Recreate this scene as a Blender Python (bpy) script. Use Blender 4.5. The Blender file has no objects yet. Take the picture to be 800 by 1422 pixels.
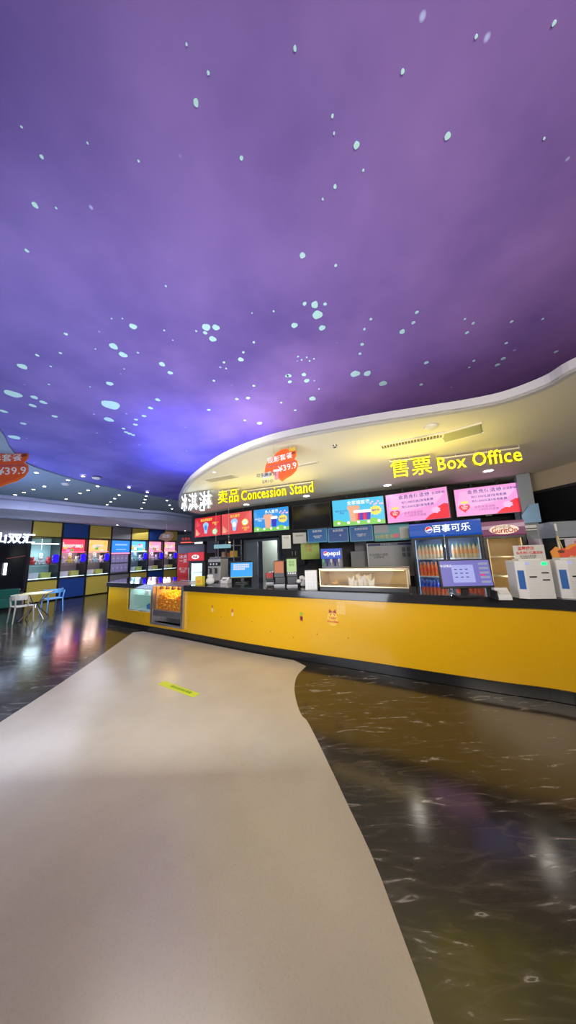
import bpy, bmesh, math, random
from mathutils import Vector, Matrix
random.seed(7)
PI = math.pi
SC = bpy.context.scene
COL = SC.collection

# ------------------------------------------------------------------ camera
F, CX, CY, EYE = 370.0, 400.0, 711.0, 1.65
CAMR = (Matrix.Rotation(math.radians(90 + 8.85), 3, 'X') @ Matrix.Rotation(math.radians(-2.1), 3, 'Z'))
cam_d = bpy.data.cameras.new('camera'); cam = bpy.data.objects.new('camera', cam_d); COL.objects.link(cam)
cam_d.sensor_fit = 'HORIZONTAL'; cam_d.sensor_width = 36; cam_d.lens = 36 * F / 800
cam_d.clip_start = 0.05; cam_d.clip_end = 200
cam.matrix_world = Matrix.Translation((0, 0, EYE)) @ CAMR.to_4x4()
SC.camera = cam

def ray(px, py):
    return CAMR @ Vector(((px - CX) / F, -(py - CY) / F, -1))
def atz(px, py, z):
    d = ray(px, py); t = (z - EYE) / d.z
    return Vector((d.x * t, d.y * t, z))
def atd(px, py, y):
    d = ray(px, py); t = y / d.y
    return Vector((d.x * t, y, EYE + d.z * t))

# ------------------------------------------------------------------ materials
MATS = {}
def mat(name, col, rough=0.5, metal=0.0, emit=0.0, ecol=None, trans=0.0, alpha=1.0, spec=0.5, coat=0.0):
    if name in MATS: return MATS[name]
    m = bpy.data.materials.new(name); m.use_nodes = True
    b = m.node_tree.nodes['Principled BSDF']
    b.inputs['Base Color'].default_value = (*col, 1)
    b.inputs['Roughness'].default_value = rough
    b.inputs['Metallic'].default_value = metal
    b.inputs['Specular IOR Level'].default_value = spec
    if trans: b.inputs['Transmission Weight'].default_value = trans
    if coat: b.inputs['Coat Weight'].default_value = coat; b.inputs['Coat Roughness'].default_value = 0.05
    if alpha < 1: b.inputs['Alpha'].default_value = alpha
    if emit:
        b.inputs['Emission Color'].default_value = (*(ecol or col), 1)
        b.inputs['Emission Strength'].default_value = emit
    if not emit and alpha == 1 and not trans:
        nt = m.node_tree; tc = nt.nodes.new('ShaderNodeTexCoord'); n = nt.nodes.new('ShaderNodeTexNoise')
        n.inputs['Scale'].default_value = 9; n.inputs['Detail'].default_value = 4
        mr = nt.nodes.new('ShaderNodeMapRange')
        mr.inputs['To Min'].default_value = max(0.02, rough * 0.85); mr.inputs['To Max'].default_value = min(1, rough * 1.15 + 0.01)
        nt.links.new(tc.outputs['Object'], n.inputs['Vector']); nt.links.new(n.outputs['Fac'], mr.inputs['Value'])
        nt.links.new(mr.outputs['Result'], b.inputs['Roughness'])
    MATS[name] = m
    return m
def E(name, col, s): return mat(name, (0.02, 0.02, 0.02), 0.4, emit=s, ecol=col)

def ramp(nt, fac, stops):
    r = nt.nodes.new('ShaderNodeValToRGB')
    while len(r.color_ramp.elements) < len(stops): r.color_ramp.elements.new(0.5)
    for e, (p, c) in zip(r.color_ramp.elements, stops): e.position = p; e.color = (*c, 1)
    nt.links.new(fac, r.inputs['Fac'])
    return r.outputs['Color']

def mural_mat():
    m = bpy.data.materials.new('starry_mural'); m.use_nodes = True; nt = m.node_tree
    b = nt.nodes['Principled BSDF']; b.inputs['Roughness'].default_value = 0.85; b.inputs['Specular IOR Level'].default_value = 0.1
    g = nt.nodes.new('ShaderNodeNewGeometry'); s = nt.nodes.new('ShaderNodeSeparateXYZ')
    nt.links.new(g.outputs['Position'], s.inputs[0])
    n = nt.nodes.new('ShaderNodeTexNoise'); n.inputs['Scale'].default_value = 0.35; n.inputs['Detail'].default_value = 5
    nt.links.new(g.outputs['Position'], n.inputs['Vector'])
    mx = nt.nodes.new('ShaderNodeMath'); mx.operation = 'MULTIPLY_ADD'; mx.inputs[1].default_value = 1.6
    nt.links.new(n.outputs['Fac'], mx.inputs[0]); nt.links.new(s.outputs['X'], mx.inputs[2])
    mr = nt.nodes.new('ShaderNodeMapRange'); mr.inputs['From Min'].default_value = -5.5; mr.inputs['From Max'].default_value = 4.6
    nt.links.new(mx.outputs[0], mr.inputs['Value'])
    c = ramp(nt, mr.outputs['Result'], [(0.0, (0.17, 0.17, 0.58)), (0.3, (0.19, 0.165, 0.56)), (0.58, (0.24, 0.165, 0.55)), (0.8, (0.29, 0.175, 0.54)), (1.0, (0.31, 0.175, 0.48))])
    n2 = nt.nodes.new('ShaderNodeTexNoise'); n2.inputs['Scale'].default_value = 1.1; n2.inputs['Detail'].default_value = 6
    nt.links.new(g.outputs['Position'], n2.inputs['Vector'])
    c2 = ramp(nt, n2.outputs['Fac'], [(0.3, (0.72, 0.72, 0.8)), (0.7, (1.25, 1.2, 1.1))])
    mm = nt.nodes.new('ShaderNodeMix'); mm.data_type = 'RGBA'; mm.blend_type = 'MULTIPLY'; mm.inputs['Factor'].default_value = 1
    nt.links.new(c, mm.inputs['A']); nt.links.new(c2, mm.inputs['B'])
    # speckle of faint painted stars
    v = nt.nodes.new('ShaderNodeTexVoronoi'); v.inputs['Scale'].default_value = 3.4
    nt.links.new(g.outputs['Position'], v.inputs['Vector'])
    st = ramp(nt, v.outputs['Distance'], [(0.035, (0.25, 0.4, 0.5)), (0.06, (0, 0, 0))])
    ad = nt.nodes.new('ShaderNodeMix'); ad.data_type = 'RGBA'; ad.blend_type = 'ADD'; ad.inputs['Factor'].default_value = 1
    nt.links.new(mm.outputs['Result'], ad.inputs['A']); nt.links.new(st, ad.inputs['B'])
    nt.links.new(ad.outputs['Result'], b.inputs['Base Color'])
    return m

def marble_mat():
    m = bpy.data.materials.new('dark_marble'); m.use_nodes = True; nt = m.node_tree
    b = nt.nodes['Principled BSDF']
    g = nt.nodes.new('ShaderNodeNewGeometry'); mp = nt.nodes.new('ShaderNodeMapping')
    mp.inputs['Rotation'].default_value = (0, 0, 0.25); mp.inputs['Scale'].default_value = (1.3, 6.5, 1)
    nt.links.new(g.outputs['Position'], mp.inputs['Vector'])
    n = nt.nodes.new('ShaderNodeTexNoise'); n.inputs['Scale'].default_value = 2.2; n.inputs['Detail'].default_value = 9; n.inputs['Distortion'].default_value = 1.6
    nt.links.new(mp.outputs[0], n.inputs['Vector'])
    c = ramp(nt, n.outputs['Fac'], [(0.0, (0.014, 0.012, 0.009)), (0.52, (0.03, 0.025, 0.018)), (0.64, (0.06, 0.05, 0.038)), (0.69, (0.30, 0.28, 0.25)), (0.71, (0.07, 0.06, 0.05)), (1.0, (0.035, 0.03, 0.022))])
    nt.links.new(c, b.inputs['Base Color'])
    r = ramp(nt, n.outputs['Fac'], [(0.2, (0.09, 0.09, 0.09)), (0.8, (0.2, 0.2, 0.2))])
    nt.links.new(r, b.inputs['Roughness']); b.inputs['Specular IOR Level'].default_value = 0.6
    n2 = nt.nodes.new('ShaderNodeTexNoise'); n2.inputs['Scale'].default_value = 1.5
    bp = nt.nodes.new('ShaderNodeBump'); bp.inputs['Strength'].default_value = 0.05; bp.inputs['Distance'].default_value = 0.02
    nt.links.new(g.outputs['Position'], n2.inputs['Vector']); nt.links.new(n2.outputs['Fac'], bp.inputs['Height']); nt.links.new(bp.outputs[0], b.inputs['Normal'])
    return m
def tan_mat():
    m = bpy.data.materials.new('tan_terrazzo'); m.use_nodes = True; nt = m.node_tree
    b = nt.nodes['Principled BSDF']
    g = nt.nodes.new('ShaderNodeNewGeometry')
    n = nt.nodes.new('ShaderNodeTexNoise'); n.inputs['Scale'].default_value = 0.9; n.inputs['Detail'].default_value = 8
    nt.links.new(g.outputs['Position'], n.inputs['Vector'])
    c = ramp(nt, n.outputs['Fac'], [(0.3, (0.40, 0.35, 0.26)), (0.7, (0.52, 0.46, 0.35))])
    v = nt.nodes.new('ShaderNodeTexVoronoi'); v.inputs['Scale'].default_value = 70
    nt.links.new(g.outputs['Position'], v.inputs['Vector'])
    c2 = ramp(nt, v.outputs['Distance'], [(0.0, (0.96, 0.95, 0.93)), (0.5, (1.02, 1.02, 1.02))])
    mm = nt.nodes.new('ShaderNodeMix'); mm.data_type = 'RGBA'; mm.blend_type = 'MULTIPLY'; mm.inputs['Factor'].default_value = 1
    nt.links.new(c, mm.inputs['A']); nt.links.new(c2, mm.inputs['B']); nt.links.new(mm.outputs['Result'], b.inputs['Base Color'])
    b.inputs['Roughness'].default_value = 0.24; b.inputs['Specular IOR Level'].default_value = 0.5
    return m

M_MURAL, M_MARBLE, M_TAN = mural_mat(), marble_mat(), tan_mat()
M_STAR = mat('star_paint', (0.55, 0.92, 0.95), 0.8)
M_GREYC = mat('grey_ceiling_paint', (0.22, 0.30, 0.38), 0.8)
M_WHITEC = mat('lavender_white_paint', (0.52, 0.54, 0.74), 0.8)
M_CANOPY = mat('canopy_cream_paint', (0.68, 0.64, 0.52), 0.55)
M_LIP = mat('canopy_lip_paint', (0.45, 0.45, 0.48), 0.6)
M_PURPW = mat('dark_purple_paint', (0.07, 0.05, 0.2), 0.8)
M_YEL = mat('yellow_lacquer', (0.80, 0.44, 0.003), 0.28, coat=0.3)
M_BLK = mat('black_plastic', (0.018, 0.018, 0.02), 0.35)
M_BLKM = mat('matt_black_paint', (0.014, 0.014, 0.017), 0.7)
M_STONE = mat('black_stone', (0.025, 0.025, 0.028), 0.1, coat=0.4)
M_KICK = mat('black_kick_tile', (0.02, 0.02, 0.022), 0.15)
M_STEEL = mat('brushed_steel', (0.5, 0.49, 0.49), 0.3, metal=0.9)
M_STEELD = mat('dim_steel', (0.32, 0.31, 0.32), 0.4, metal=0.8)
M_CHROME = mat('chrome', (0.8, 0.8, 0.8), 0.12, metal=1)
M_WHITE = mat('white_plastic', (0.72, 0.72, 0.72), 0.4)
M_PAPER = mat('white_paper', (0.62, 0.62, 0.6), 0.8)
M_GREYB = mat('grey_board', (0.33, 0.34, 0.4), 0.6)
M_WHB = mat('pale_board', (0.42, 0.44, 0.50), 0.45)
M_GREYW = mat('grey_wall_paint', (0.20, 0.21, 0.25), 0.7)
M_NAVY = mat('navy_blue_panel', (0.015, 0.06, 0.26), 0.45)
M_MUST = mat('mustard_panel', (0.62, 0.46, 0.07), 0.5)
M_TAUPE = mat('taupe_panel', (0.22, 0.2, 0.2), 0.6)
M_ORG = mat('orange_card', (0.85, 0.16, 0.02), 0.5)
M_ORG2 = mat('light_orange_card', (0.9, 0.35, 0.05), 0.5)
M_RED = mat('red_vinyl', (0.65, 0.03, 0.03), 0.4)
M_GLASS = mat('clear_glass', (0.05, 0.07, 0.08), 0.03, alpha=0.12, spec=0.7)
M_BLUEBOARD = mat('blue_poster', (0.03, 0.12, 0.36), 0.35)
M_BLUEBOARD2 = mat('blue_poster_border', (0.08, 0.3, 0.5), 0.35)
M_TEAL = mat('teal_poster', (0.05, 0.3, 0.36), 0.4)
M_BLUECH = mat('light_blue_plastic', (0.16, 0.42, 0.78), 0.4)
M_BEIGE = mat('beige_plastic', (0.5, 0.46, 0.36), 0.4)
M_GREEN = mat('dark_green_fabric', (0.01, 0.12, 0.08), 0.8)
M_DGLASS = mat('dark_glass', (0.01, 0.01, 0.012), 0.12, spec=0.3)
M_INK = mat('grey_ink', (0.12, 0.12, 0.14), 0.8)
M_INKR = mat('red_ink', (0.6, 0.05, 0.05), 0.8)
M_INKW = mat('white_ink', (0.85, 0.85, 0.85), 0.6)
M_INKB = mat('dark_blue_ink', (0.02, 0.03, 0.25), 0.6)
E_WHITE = E('white_led', (0.85, 0.92, 1.0), 6)
E_WHITEL = E('white_sign_face', (0.75, 0.88, 1.0), 5)
E_YEL = E('yellow_sign_face', (1.0, 0.84, 0.0), 2.4)
E_DOWN = E('downlight_lens', (1.0, 0.96, 0.9), 14)
E_WARM = E('warm_tube', (1.0, 0.74, 0.25), 6)
E_WARMS = E('warm_tube_soft', (1.0, 0.8, 0.45), 3.5)

# ------------------------------------------------------------------ builders
class MB:
    def __init__(s): s.bm = bmesh.new(); s.mats = []
    def _m(s, m):
        if m is None: return 0
        if m not in s.mats: s.mats.append(m)
        return s.mats.index(m)
    def _paint(s, vs, m):
        i = s._m(m)
        for f in {f for v in vs for f in v.link_faces}: f.material_index = i
    def box(s, cx, cy, cz, sx, sy, sz, m=None, rot=None):
        M = Matrix.Translation((cx, cy, cz))
        if rot is not None: M = M @ rot.to_4x4()
        M = M @ Matrix.Diagonal((sx, sy, sz, 1))
        r = bmesh.ops.create_cube(s.bm, size=1, matrix=M); s._paint(r['verts'], m); return s
    def cyl(s, p0, p1, r0, seg=16, m=None, r1=None):
        p0, p1 = Vector(p0), Vector(p1); d = p1 - p0
        M = Matrix.Translation((p0 + p1) / 2) @ d.to_track_quat('Z', 'Y').to_matrix().to_4x4()
        r = bmesh.ops.create_cone(s.bm, cap_ends=True, segments=seg, radius1=r0, radius2=r0 if r1 is None else r1, depth=d.length, matrix=M)
        s._paint(r['verts'], m); return s
    def tube(s, pts, r, m=None, seg=8):
        for a, b in zip(pts, pts[1:]): s.cyl(a, b, r, seg, m)
        for p in pts[1:-1]: s.ball(p, r, m, 8, 6)
        return s
    def ball(s, c, r, m=None, u=16, v=10, sc=(1, 1, 1)):
        M = Matrix.Translation(c) @ Matrix.Diagonal((*sc, 1))
        q = bmesh.ops.create_uvsphere(s.bm, u_segments=u, v_segments=v, radius=r, matrix=M); s._paint(q['verts'], m); return s
    def ico(s, c, r, m=None, sub=1):
        q = bmesh.ops.create_icosphere(s.bm, subdivisions=sub, radius=r, matrix=Matrix.Translation(c)); s._paint(q['verts'], m); return s
    def prism(s, pts, z0, z1, m=None):
        a = [s.bm.verts.new((p[0], p[1], z0)) for p in pts]; b = [s.bm.verts.new((p[0], p[1], z1)) for p in pts]
        n = len(pts); i = s._m(m)
        fs = [s.bm.faces.new(a[::-1]), s.bm.faces.new(b)] + [s.bm.faces.new((a[k], a[(k + 1) % n], b[(k + 1) % n], b[k])) for k in range(n)]
        for f in fs: f.material_index = i
        return s
    def plate(s, pts, y0, y1, m=None):      # outline in local x,z; extruded along y
        a = [s.bm.verts.new((p[0], y0, p[1])) for p in pts]; b = [s.bm.verts.new((p[0], y1, p[1])) for p in pts]
        n = len(pts); i = s._m(m)
        fs = [s.bm.faces.new(a), s.bm.faces.new(b[::-1])] + [s.bm.faces.new((a[(k + 1) % n], a[k], b[k], b[(k + 1) % n])) for k in range(n)]
        for f in fs: f.material_index = i
        return s
    def side(s, pts, x0, x1, m=None):       # outline in local y,z; extruded along x
        a = [s.bm.verts.new((x0, p[0], p[1])) for p in pts]; b = [s.bm.verts.new((x1, p[0], p[1])) for p in pts]
        n = len(pts); i = s._m(m)
        fs = [s.bm.faces.new(a[::-1]), s.bm.faces.new(b)] + [s.bm.faces.new((a[k], a[(k + 1) % n], b[(k + 1) % n], b[k])) for k in range(n)]
        for f in fs: f.material_index = i
        return s
    def lathe(s, prof, c=(0, 0, 0), seg=20, mats=None):
        rings = []
        for r, z in prof:
            rings.append([s.bm.verts.new((c[0] + max(r, 1e-4) * math.cos(2 * PI * k / seg), c[1] + max(r, 1e-4) * math.sin(2 * PI * k / seg), c[2] + z)) for k in range(seg)])
        for j, (a, b) in enumerate(zip(rings, rings[1:])):
            i = s._m(mats[j] if mats else None)
            for k in range(seg):
                f = s.bm.faces.new((a[k], a[(k + 1) % seg], b[(k + 1) % seg], b[k])); f.material_index = i
        return s
    def frame(s, cx, cy, cz, w, h, t, dep, m=None):  # rectangular rim in local xz
        s.box(cx, cy, cz + h / 2 - t / 2, w, dep, t, m); s.box(cx, cy, cz - h / 2 + t / 2, w, dep, t, m)
        s.box(cx - w / 2 + t / 2, cy, cz, t, dep, h - 2 * t, m); s.box(cx + w / 2 - t / 2, cy, cz, t, dep, h - 2 * t, m); return s
    def build(s, name, m=None, parent=None, smooth=False, bevel=0, loc=None, rotz=0):
        bmesh.ops.recalc_face_normals(s.bm, faces=s.bm.faces)
        me = bpy.data.meshes.new(name); s.bm.to_mesh(me); s.bm.free()
        if s.mats:
            for q in s.mats: me.materials.append(q)
        else: me.materials.append(m)
        o = bpy.data.objects.new(name, me); COL.objects.link(o)
        if parent: o.parent = parent
        if loc is not None: o.location = loc; o.rotation_euler.z = rotz
        if smooth:
            me.shade_smooth()
            me.set_sharp_from_angle(angle=math.radians(40))
        if bevel:
            b = o.modifiers.new('bevel', 'BEVEL'); b.width = bevel; b.segments = 2; b.limit_method = 'ANGLE'
        return o

def tag(o, label, cat, group=None, kind=None):
    o['label'] = label; o['category'] = cat
    if group: o['group'] = group
    if kind: o['kind'] = kind
    return o
def struct(o): o['kind'] = 'structure'; return o
def thing(name, label, cat, loc=(0, 0, 0), rotz=0, group=None):
    o = bpy.data.objects.new(name, None); COL.objects.link(o); o.empty_display_size = 0.1
    o.location = loc; o.rotation_euler.z = rotz
    return tag(o, label, cat, group)
def dup(root, loc, rotz=None, label=None, group=None, parent=None):
    r = root.copy(); COL.objects.link(r)
    if parent: r.parent = parent
    else:
        r.location = loc
        if rotz is not None: r.rotation_euler.z = rotz
    if label: r['label'] = label
    if group: r['group'] = group
    for ch in list(root.children): dup(ch, None, parent=r)
    return r

def text(name, body, size, m, parent=None, loc=(0, 0, 0), ext=0.001, align='CENTER', bold=0.0, rot=(PI / 2, 0, 0), sx=1.0, space=1.0, res=2):
    c = bpy.data.curves.new(name, 'FONT'); c.body = body; c.size = size; c.extrude = ext; c.offset = bold * size
    c.align_x = align; c.align_y = 'CENTER'; c.resolution_u = res; c.space_character = space
    t = bpy.data.objects.new('tmp', c); COL.objects.link(t)
    dg = bpy.context.evaluated_depsgraph_get(); dg.update()
    me = bpy.data.meshes.new_from_object(t.evaluated_get(dg))
    bpy.data.objects.remove(t); bpy.data.curves.remove(c)
    me.name = name; me.materials.clear(); me.materials.append(m)
    o = bpy.data.objects.new(name, me); COL.objects.link(o)
    if parent: o.parent = parent
    o.location = loc; o.rotation_euler = rot; o.scale = (sx, 1, 1)
    return o

def spline(pts, n=8):
    pts = [Vector((p[0], p[1])) for p in pts]; out = []
    for i in range(len(pts) - 1):
        p0 = pts[max(i - 1, 0)]; p1 = pts[i]; p2 = pts[i + 1]; p3 = pts[min(i + 2, len(pts) - 1)]
        for k in range(n):
            t = k / n
            out.append(0.5 * ((2 * p1) + (p2 - p0) * t + (2 * p0 - 5 * p1 + 4 * p2 - p3) * t * t + (3 * p1 - p0 - 3 * p2 + p3) * t ** 3))
    out.append(pts[-1]); return out
def offset(line, d):                      # +d = away from the viewer (left of travel when travelling +x)
    out = []
    for i, p in enumerate(line):
        a = line[max(i - 1, 0)]; b = line[min(i + 1, len(line) - 1)]; t = (b - a).normalized()
        out.append(p + Vector((-t.y, t.x)) * d)
    return out
def yaw(a, b): return math.atan2(b[1] - a[1], b[0] - a[0])

# ------------------------------------------------------------------ floor
kp = [(148, 866), (200, 876.5), (255, 887), (340, 904), (420, 918), (530, 936.5), (615, 951), (700, 965), (800, 981)]
CF = [atz(x, y, 0).xy for x, y in kp]
CF = CF + [Vector((3.55, 2.42)), Vector((4.6, 2.25))]
CLINE = spline(CF, 8)                      # foot of the yellow counter front, left to right

struct(MB().prism([(-16, -4), (9, -4), (9, 24), (-16, 24)], -0.12, -0.006, None).build('floor', M_MARBLE))
tanL = [atz(185, 878, 0), atz(150, 903, 0), atz(100, 938, 0), atz(50, 971, 0), atz(0, 1003, 0)]
tanR = [atz(425, 925, 0), atz(413, 938, 0), atz(409, 955, 0), atz(412, 975, 0), atz(419, 993, 0), atz(430, 1007, 0)]
lp = spline([p.xy for p in tanL] + [Vector((-2.95, 1.6)), Vector((-2.9, 0)), Vector((-2.8, -4))], 5)
rp = spline([p.xy for p in tanR] + [Vector((0.31, 2.1)), Vector((0.42, 1.5)), Vector((0.45, 0.5)), Vector((0.4, -4))], 5)
front = [p for p in CLINE if lp[0].x + 0.05 < p.x < rp[0].x - 0.05]
front = offset(front, -0.02)
struct(MB().prism([*lp[::-1], *front, *rp], -0.006, 0.0).build('floor_tan', M_TAN))

# floor sticker
a, b = atz(224, 948, 0), atz(273, 966, 0)
st = thing('floor_sticker', 'yellow-green strip sticker on the tan floor in front of the counter', 'sticker', ((a + b) / 2) + Vector((0, 0, 0.0005)), yaw(a, b))
L = (b - a).length; M_FST = mat('lime_sticker', (0.55, 0.62, 0.03), 0.4)
o = MB(); o.prism([(-L / 2, -0.05), (L / 2, -0.05), (L / 2, 0.05), (-L / 2, 0.05)], 0, 0.002); o.build('backing', M_FST, st)
text('lettering', '请在此处排队等候', 0.05, mat('green_ink', (0.1, 0.25, 0.02), 0.6), st, (0.05, 0, 0.003), 0.0004, rot=(0, 0, 0))

# ------------------------------------------------------------------ ceilings
ZP, ZG = 3.83, 3.80
c0 = [atz(x, y, ZG).xy for x, y in [(0, 598), (14, 622), (32, 641), (60, 653), (100, 665), (150, 677), (200, 687), (250, 697)]]
c0 = [Vector((-3.6, -4)), Vector((-3.7, 1.5)), Vector((-4.3, 3.3))] + c0 + [Vector((-3.4, 13.2)), Vector((-2, 16)), Vector((-1, 19.5))]
C0 = spline(c0, 6)
c1 = [atz(x, y, ZG).xy for x, y in [(0, 687), (60, 693), (125, 700.5), (190, 707), (250, 713)]]
c1 = [Vector((-13, 4.5))] + c1 + [Vector((-3.8, 18.5))]
C1 = spline(c1, 6)
struct(MB().prism([(-16, -4), (9, -4), (9, 24), (-16, 24)], ZP, ZP + 0.1).build('ceiling', M_MURAL))
g = MB(); g.prism([*C0, *C1[::-1], Vector((-13, -4))], ZG, ZP - 0.001); struct(g.build('ceiling_grey', M_GREYC))
g = MB(); c1b = offset(C1, 0.0); c2 = offset(C1, 0.35)
g.prism([*C1, *c2[::-1]], 3.70, ZP - 0.001); struct(g.build('ceiling_step', M_WHITEC))
g = MB(); c3 = offset(C1, 6.5); g.prism([*c2, *[p for p in c3[::-1]]], 3.42, ZP - 0.002); struct(g.build('ceiling_far', M_WHITEC))

# painted stars on the mural
S = [(370,82,10),(183,103,5),(315,137,12),(342,161,11),(573,84,12),(600,85,10),(591,117,10),(669,174,8),(450,187,9),(473,211,7),(305,241,9),(308,300,24),(302,341,13),(37,270,19),(62,193,12),(95,279,9),(120,293,9),(90,302,9),(10,318,9),(152,332,7),(40,390,14),(65,352,7),(438,286,7),(418,309,7),(400,331,6),(376,355,6),(378,341,5),(360,380,6),(370,384,5),(343,366,5),(350,376,5),(658,284,5),(689,281,6),(580,314,5),(721,351,8),(680,343,4),(705,126,4),(676,154,4),(622,182,4),(628,199,3),(705,247,4),(594,233,4),(797,220,6),(781,294,4),(103,162,5),(168,156,4),(141,193,3),(136,243,3),(456,93,3),(383,155,3),(570,100,6),(250,250,2),(545,95,3),(480,120,2),(700,45,2),(760,40,3),(340,60,2),(310,60,2),(345,200,2),(265,145,2)]
S = [(x / 2, 412 + y / 2, r / 2) for x, y, r in S]
T = [(74,22,11),(46,19,6),(103,20,5),(82,50,14),(18,79,9),(95,86,9),(230,62,4),(212,90,4),(317,97,8),(358,43,5),(348,72,5),(206,132,5),(200,158,4),(384,183,6),(187,214,13),(220,213,11),(264,241,11),(370,244,5),(44,216,7),(52,233,8),(3,219,7),(5,236,6),(68,283,10),(497,100,5),(514,74,4),(516,178,4),(503,196,3),(598,172,6),(582,189,6),(606,129,4),(744,153,5),(621,69,4),(707,62,3),(20,315,4),(28,166,3),(38,175,3),(52,168,3),(72,172,3),(60,178,3),(86,256,3),(491,62,3)]
S += [(400 + x / 2, 412 + y / 2, r / 2) for x, y, r in T]
for _ in range(26): S.append((random.uniform(0, 800), random.uniform(0, 405), random.choice([1.5, 2, 2.5, 4])))
sm = MB()
for x, y, r in S:
    p = atz(x, y, ZP); dep = (p - Vector((0, 0, EYE))).dot(CAMR @ Vector((0, 0, -1))); R = r * dep / F * 0.92
    ph = random.uniform(0, 6)
    sm.prism([(p.x + R * (1 + 0.12 * math.sin(2 * t + ph)) * math.cos(t), p.y + R * (1 + 0.12 * math.sin(3 * t + ph)) * math.sin(t)) for t in [2 * PI * k / 14 for k in range(14)]], ZP - 0.004, ZP)
o = sm.build('painted_stars', M_STAR); o.parent = bpy.data.objects['ceiling']

# star spotlights in the grey ceiling
def zc(l): return [(x / 3.077, 560 + y / 3.077) for x, y in l]
SP = zc([(95,246),(95,306),(65,390),(102,380),(143,367),(190,354),(156,295),(291,327),(355,311),(283,408),(342,383),(377,370),(417,353),(445,443),(458,432),(473,420),(490,406),(509,391),(551,359),(603,457),(606,448),(615,424),(620,410),(625,395),(630,379),(714,415),(725,434),(735,450)])
proto = None
for x, y in SP:
    p = atz(x, y, ZG)
    if proto is None:
        proto = thing('ceiling_spotlight', 'tiny bright star spotlight in the grey ceiling beyond the purple mural', 'ceiling light', p, 0, 'star spotlights in the grey ceiling')
        MB().lathe([(0.032, 0), (0.055, 0), (0.055, -0.012), (0.034, -0.012), (0.032, 0)], seg=16).build('trim_ring', M_WHITE, proto)
        MB().cyl((0, 0, -0.002), (0, 0, -0.016), 0.034, 14).build('lens', E('spot_lens', (0.95, 0.93, 1), 14), proto)
    else: dup(proto, p)
for (x, y), nm in [((280, 344), 'nearer'), ((412, 318), 'farther')]:
    p = atz(x / 3.077, 560 + y / 3.077, ZG)
    t = thing('smoke_detector', 'pale round smoke detector on the grey ceiling, %s' % ('left one beside a spotlight' if nm == 'nearer' else 'right one near the purple mural'), 'smoke detector', p)
    MB().lathe([(0.09, 0), (0.085, -0.03), (0.05, -0.045), (0.001, -0.05)], seg=20).build('housing', M_WHITE, t, True)
    MB().lathe([(0.1, 0), (0.1, -0.008), (0.085, -0.008)], seg=20).build('base_ring', M_WHITE, t)

# ------------------------------------------------------------------ canopy over the counter
ZC = 3.0
rim = [(800, 496), (755, 522), (700, 543), (650, 554), (600, 562), (500, 578), (400, 597), (352, 611), (320, 624), (296, 637), (275, 652), (262, 664), (252, 680), (248, 692)]
R0 = [atz(x, y, ZC + 0.1).xy for x, y in rim]
R0 = [Vector((6.0, -2.5)), Vector((4.2, -0.6)), Vector((3.2, 0.7)), Vector((2.62, 1.5))] + R0 + [R0[-1] + Vector((-0.28, 0.9)), R0[-1] + Vector((-0.15, 1.9)), R0[-1] + Vector((0.5, 2.7))]
RIM = spline(R0, 6)
back = [Vector((3.0, 9.5)), Vector((8, 9.5))]
c = MB(); c.prism([*RIM, *back], ZC, ZC + 0.02); struct(c.build('ceiling_canopy', M_CANOPY))
lipb = offset(RIM, -0.06)
c = MB(); c.prism([*RIM, *lipb[::-1]], ZC - 0.004, ZC + 0.1); struct(c.build('trim_1', M_LIP))
inn = spline([(8, 2.6), (5, 3.6), (3, 4.6), (1, 5.6), (-0.8, 7.0), (-1.4, 8.4), (-1.0, 9.6)], 6)
c = MB(); c.prism([*inn, *offset(inn, 0.06)[::-1]], ZC + 0.02, ZP); struct(c.build('wall_canopy', M_PURPW))

def vent(px0, px1, depth, wdt, nm, lab, dark=False):
    a = atz(*px0, ZC); b = atz(*px1, ZC); L = (b - a).length
    t = thing('ceiling_vent', lab, 'vent', (a + b) / 2, yaw(a, b))
    MB().box(0, 0, -0.004, L, wdt, 0.008, mat('vent_backing', (0.1, 0.09, 0.07), 0.7)).build('backing', None, t)
    f = MB(); f.box(0, wdt / 2, -0.01, L, 0.02, 0.02); f.box(0, -wdt / 2, -0.01, L, 0.02, 0.02); f.box(-L / 2, 0, -0.01, 0.02, wdt, 0.02); f.box(L / 2, 0, -0.01, 0.02, wdt, 0.02); f.build('frame', M_CANOPY, t)
    n = max(3, int(L / 0.035)); sl = MB()
    for k in range(1, n): sl.box(-L / 2 + L * k / n, 0, -0.012, 0.008, wdt - 0.03, 0.014)
    sl.build('slats', M_CANOPY, t)
    return t
vent((529, 620), (615, 603), 0, 0.13, '', 'long slatted air grille in the canopy above the ticket sign, lit yellow')
vent((288, 667), (326, 660), 0, 0.2, '', 'slatted air vent in the canopy above the white ice cream sign')
vent((414, 646), (441, 641), 0, 0.06, '', 'thin slot vent in the canopy beside the orange hanging sign')
a, b = atz(615, 608, ZC), atz(668, 594, ZC)
ap = thing('access_panel', 'grey-olive flat access panel in the canopy beside the long air grille', 'ceiling panel', (a + b) / 2, yaw(a, b)); L = (b - a).length
MB().box(0, 0, -0.006, L, 0.3, 0.012).build('panel', mat('olive_grey_panel', (0.3, 0.3, 0.2), 0.7), ap); MB().frame(0, 0, 0, 1, 1, 0.1, 0.1).bm.free()
fr = MB(); fr.box(0, 0.16, -0.008, L + 0.04, 0.02, 0.016); fr.box(0, -0.16, -0.008, L + 0.04, 0.02, 0.016); fr.build('frame', M_CANOPY, ap)
p = atz(598, 592, ZC)
sd = thing('smoke_detector', 'round smoke detector on the cream canopy above the long air grille', 'smoke detector', p)
MB().lathe([(0.075, 0), (0.07, -0.02), (0.045, -0.035), (0.001, -0.04)], seg=20).build('housing', M_CANOPY, sd, True)
MB().lathe([(0.085, 0), (0.085, -0.006), (0.07, -0.006)], seg=20).build('base_ring', M_CANOPY, sd)
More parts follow.
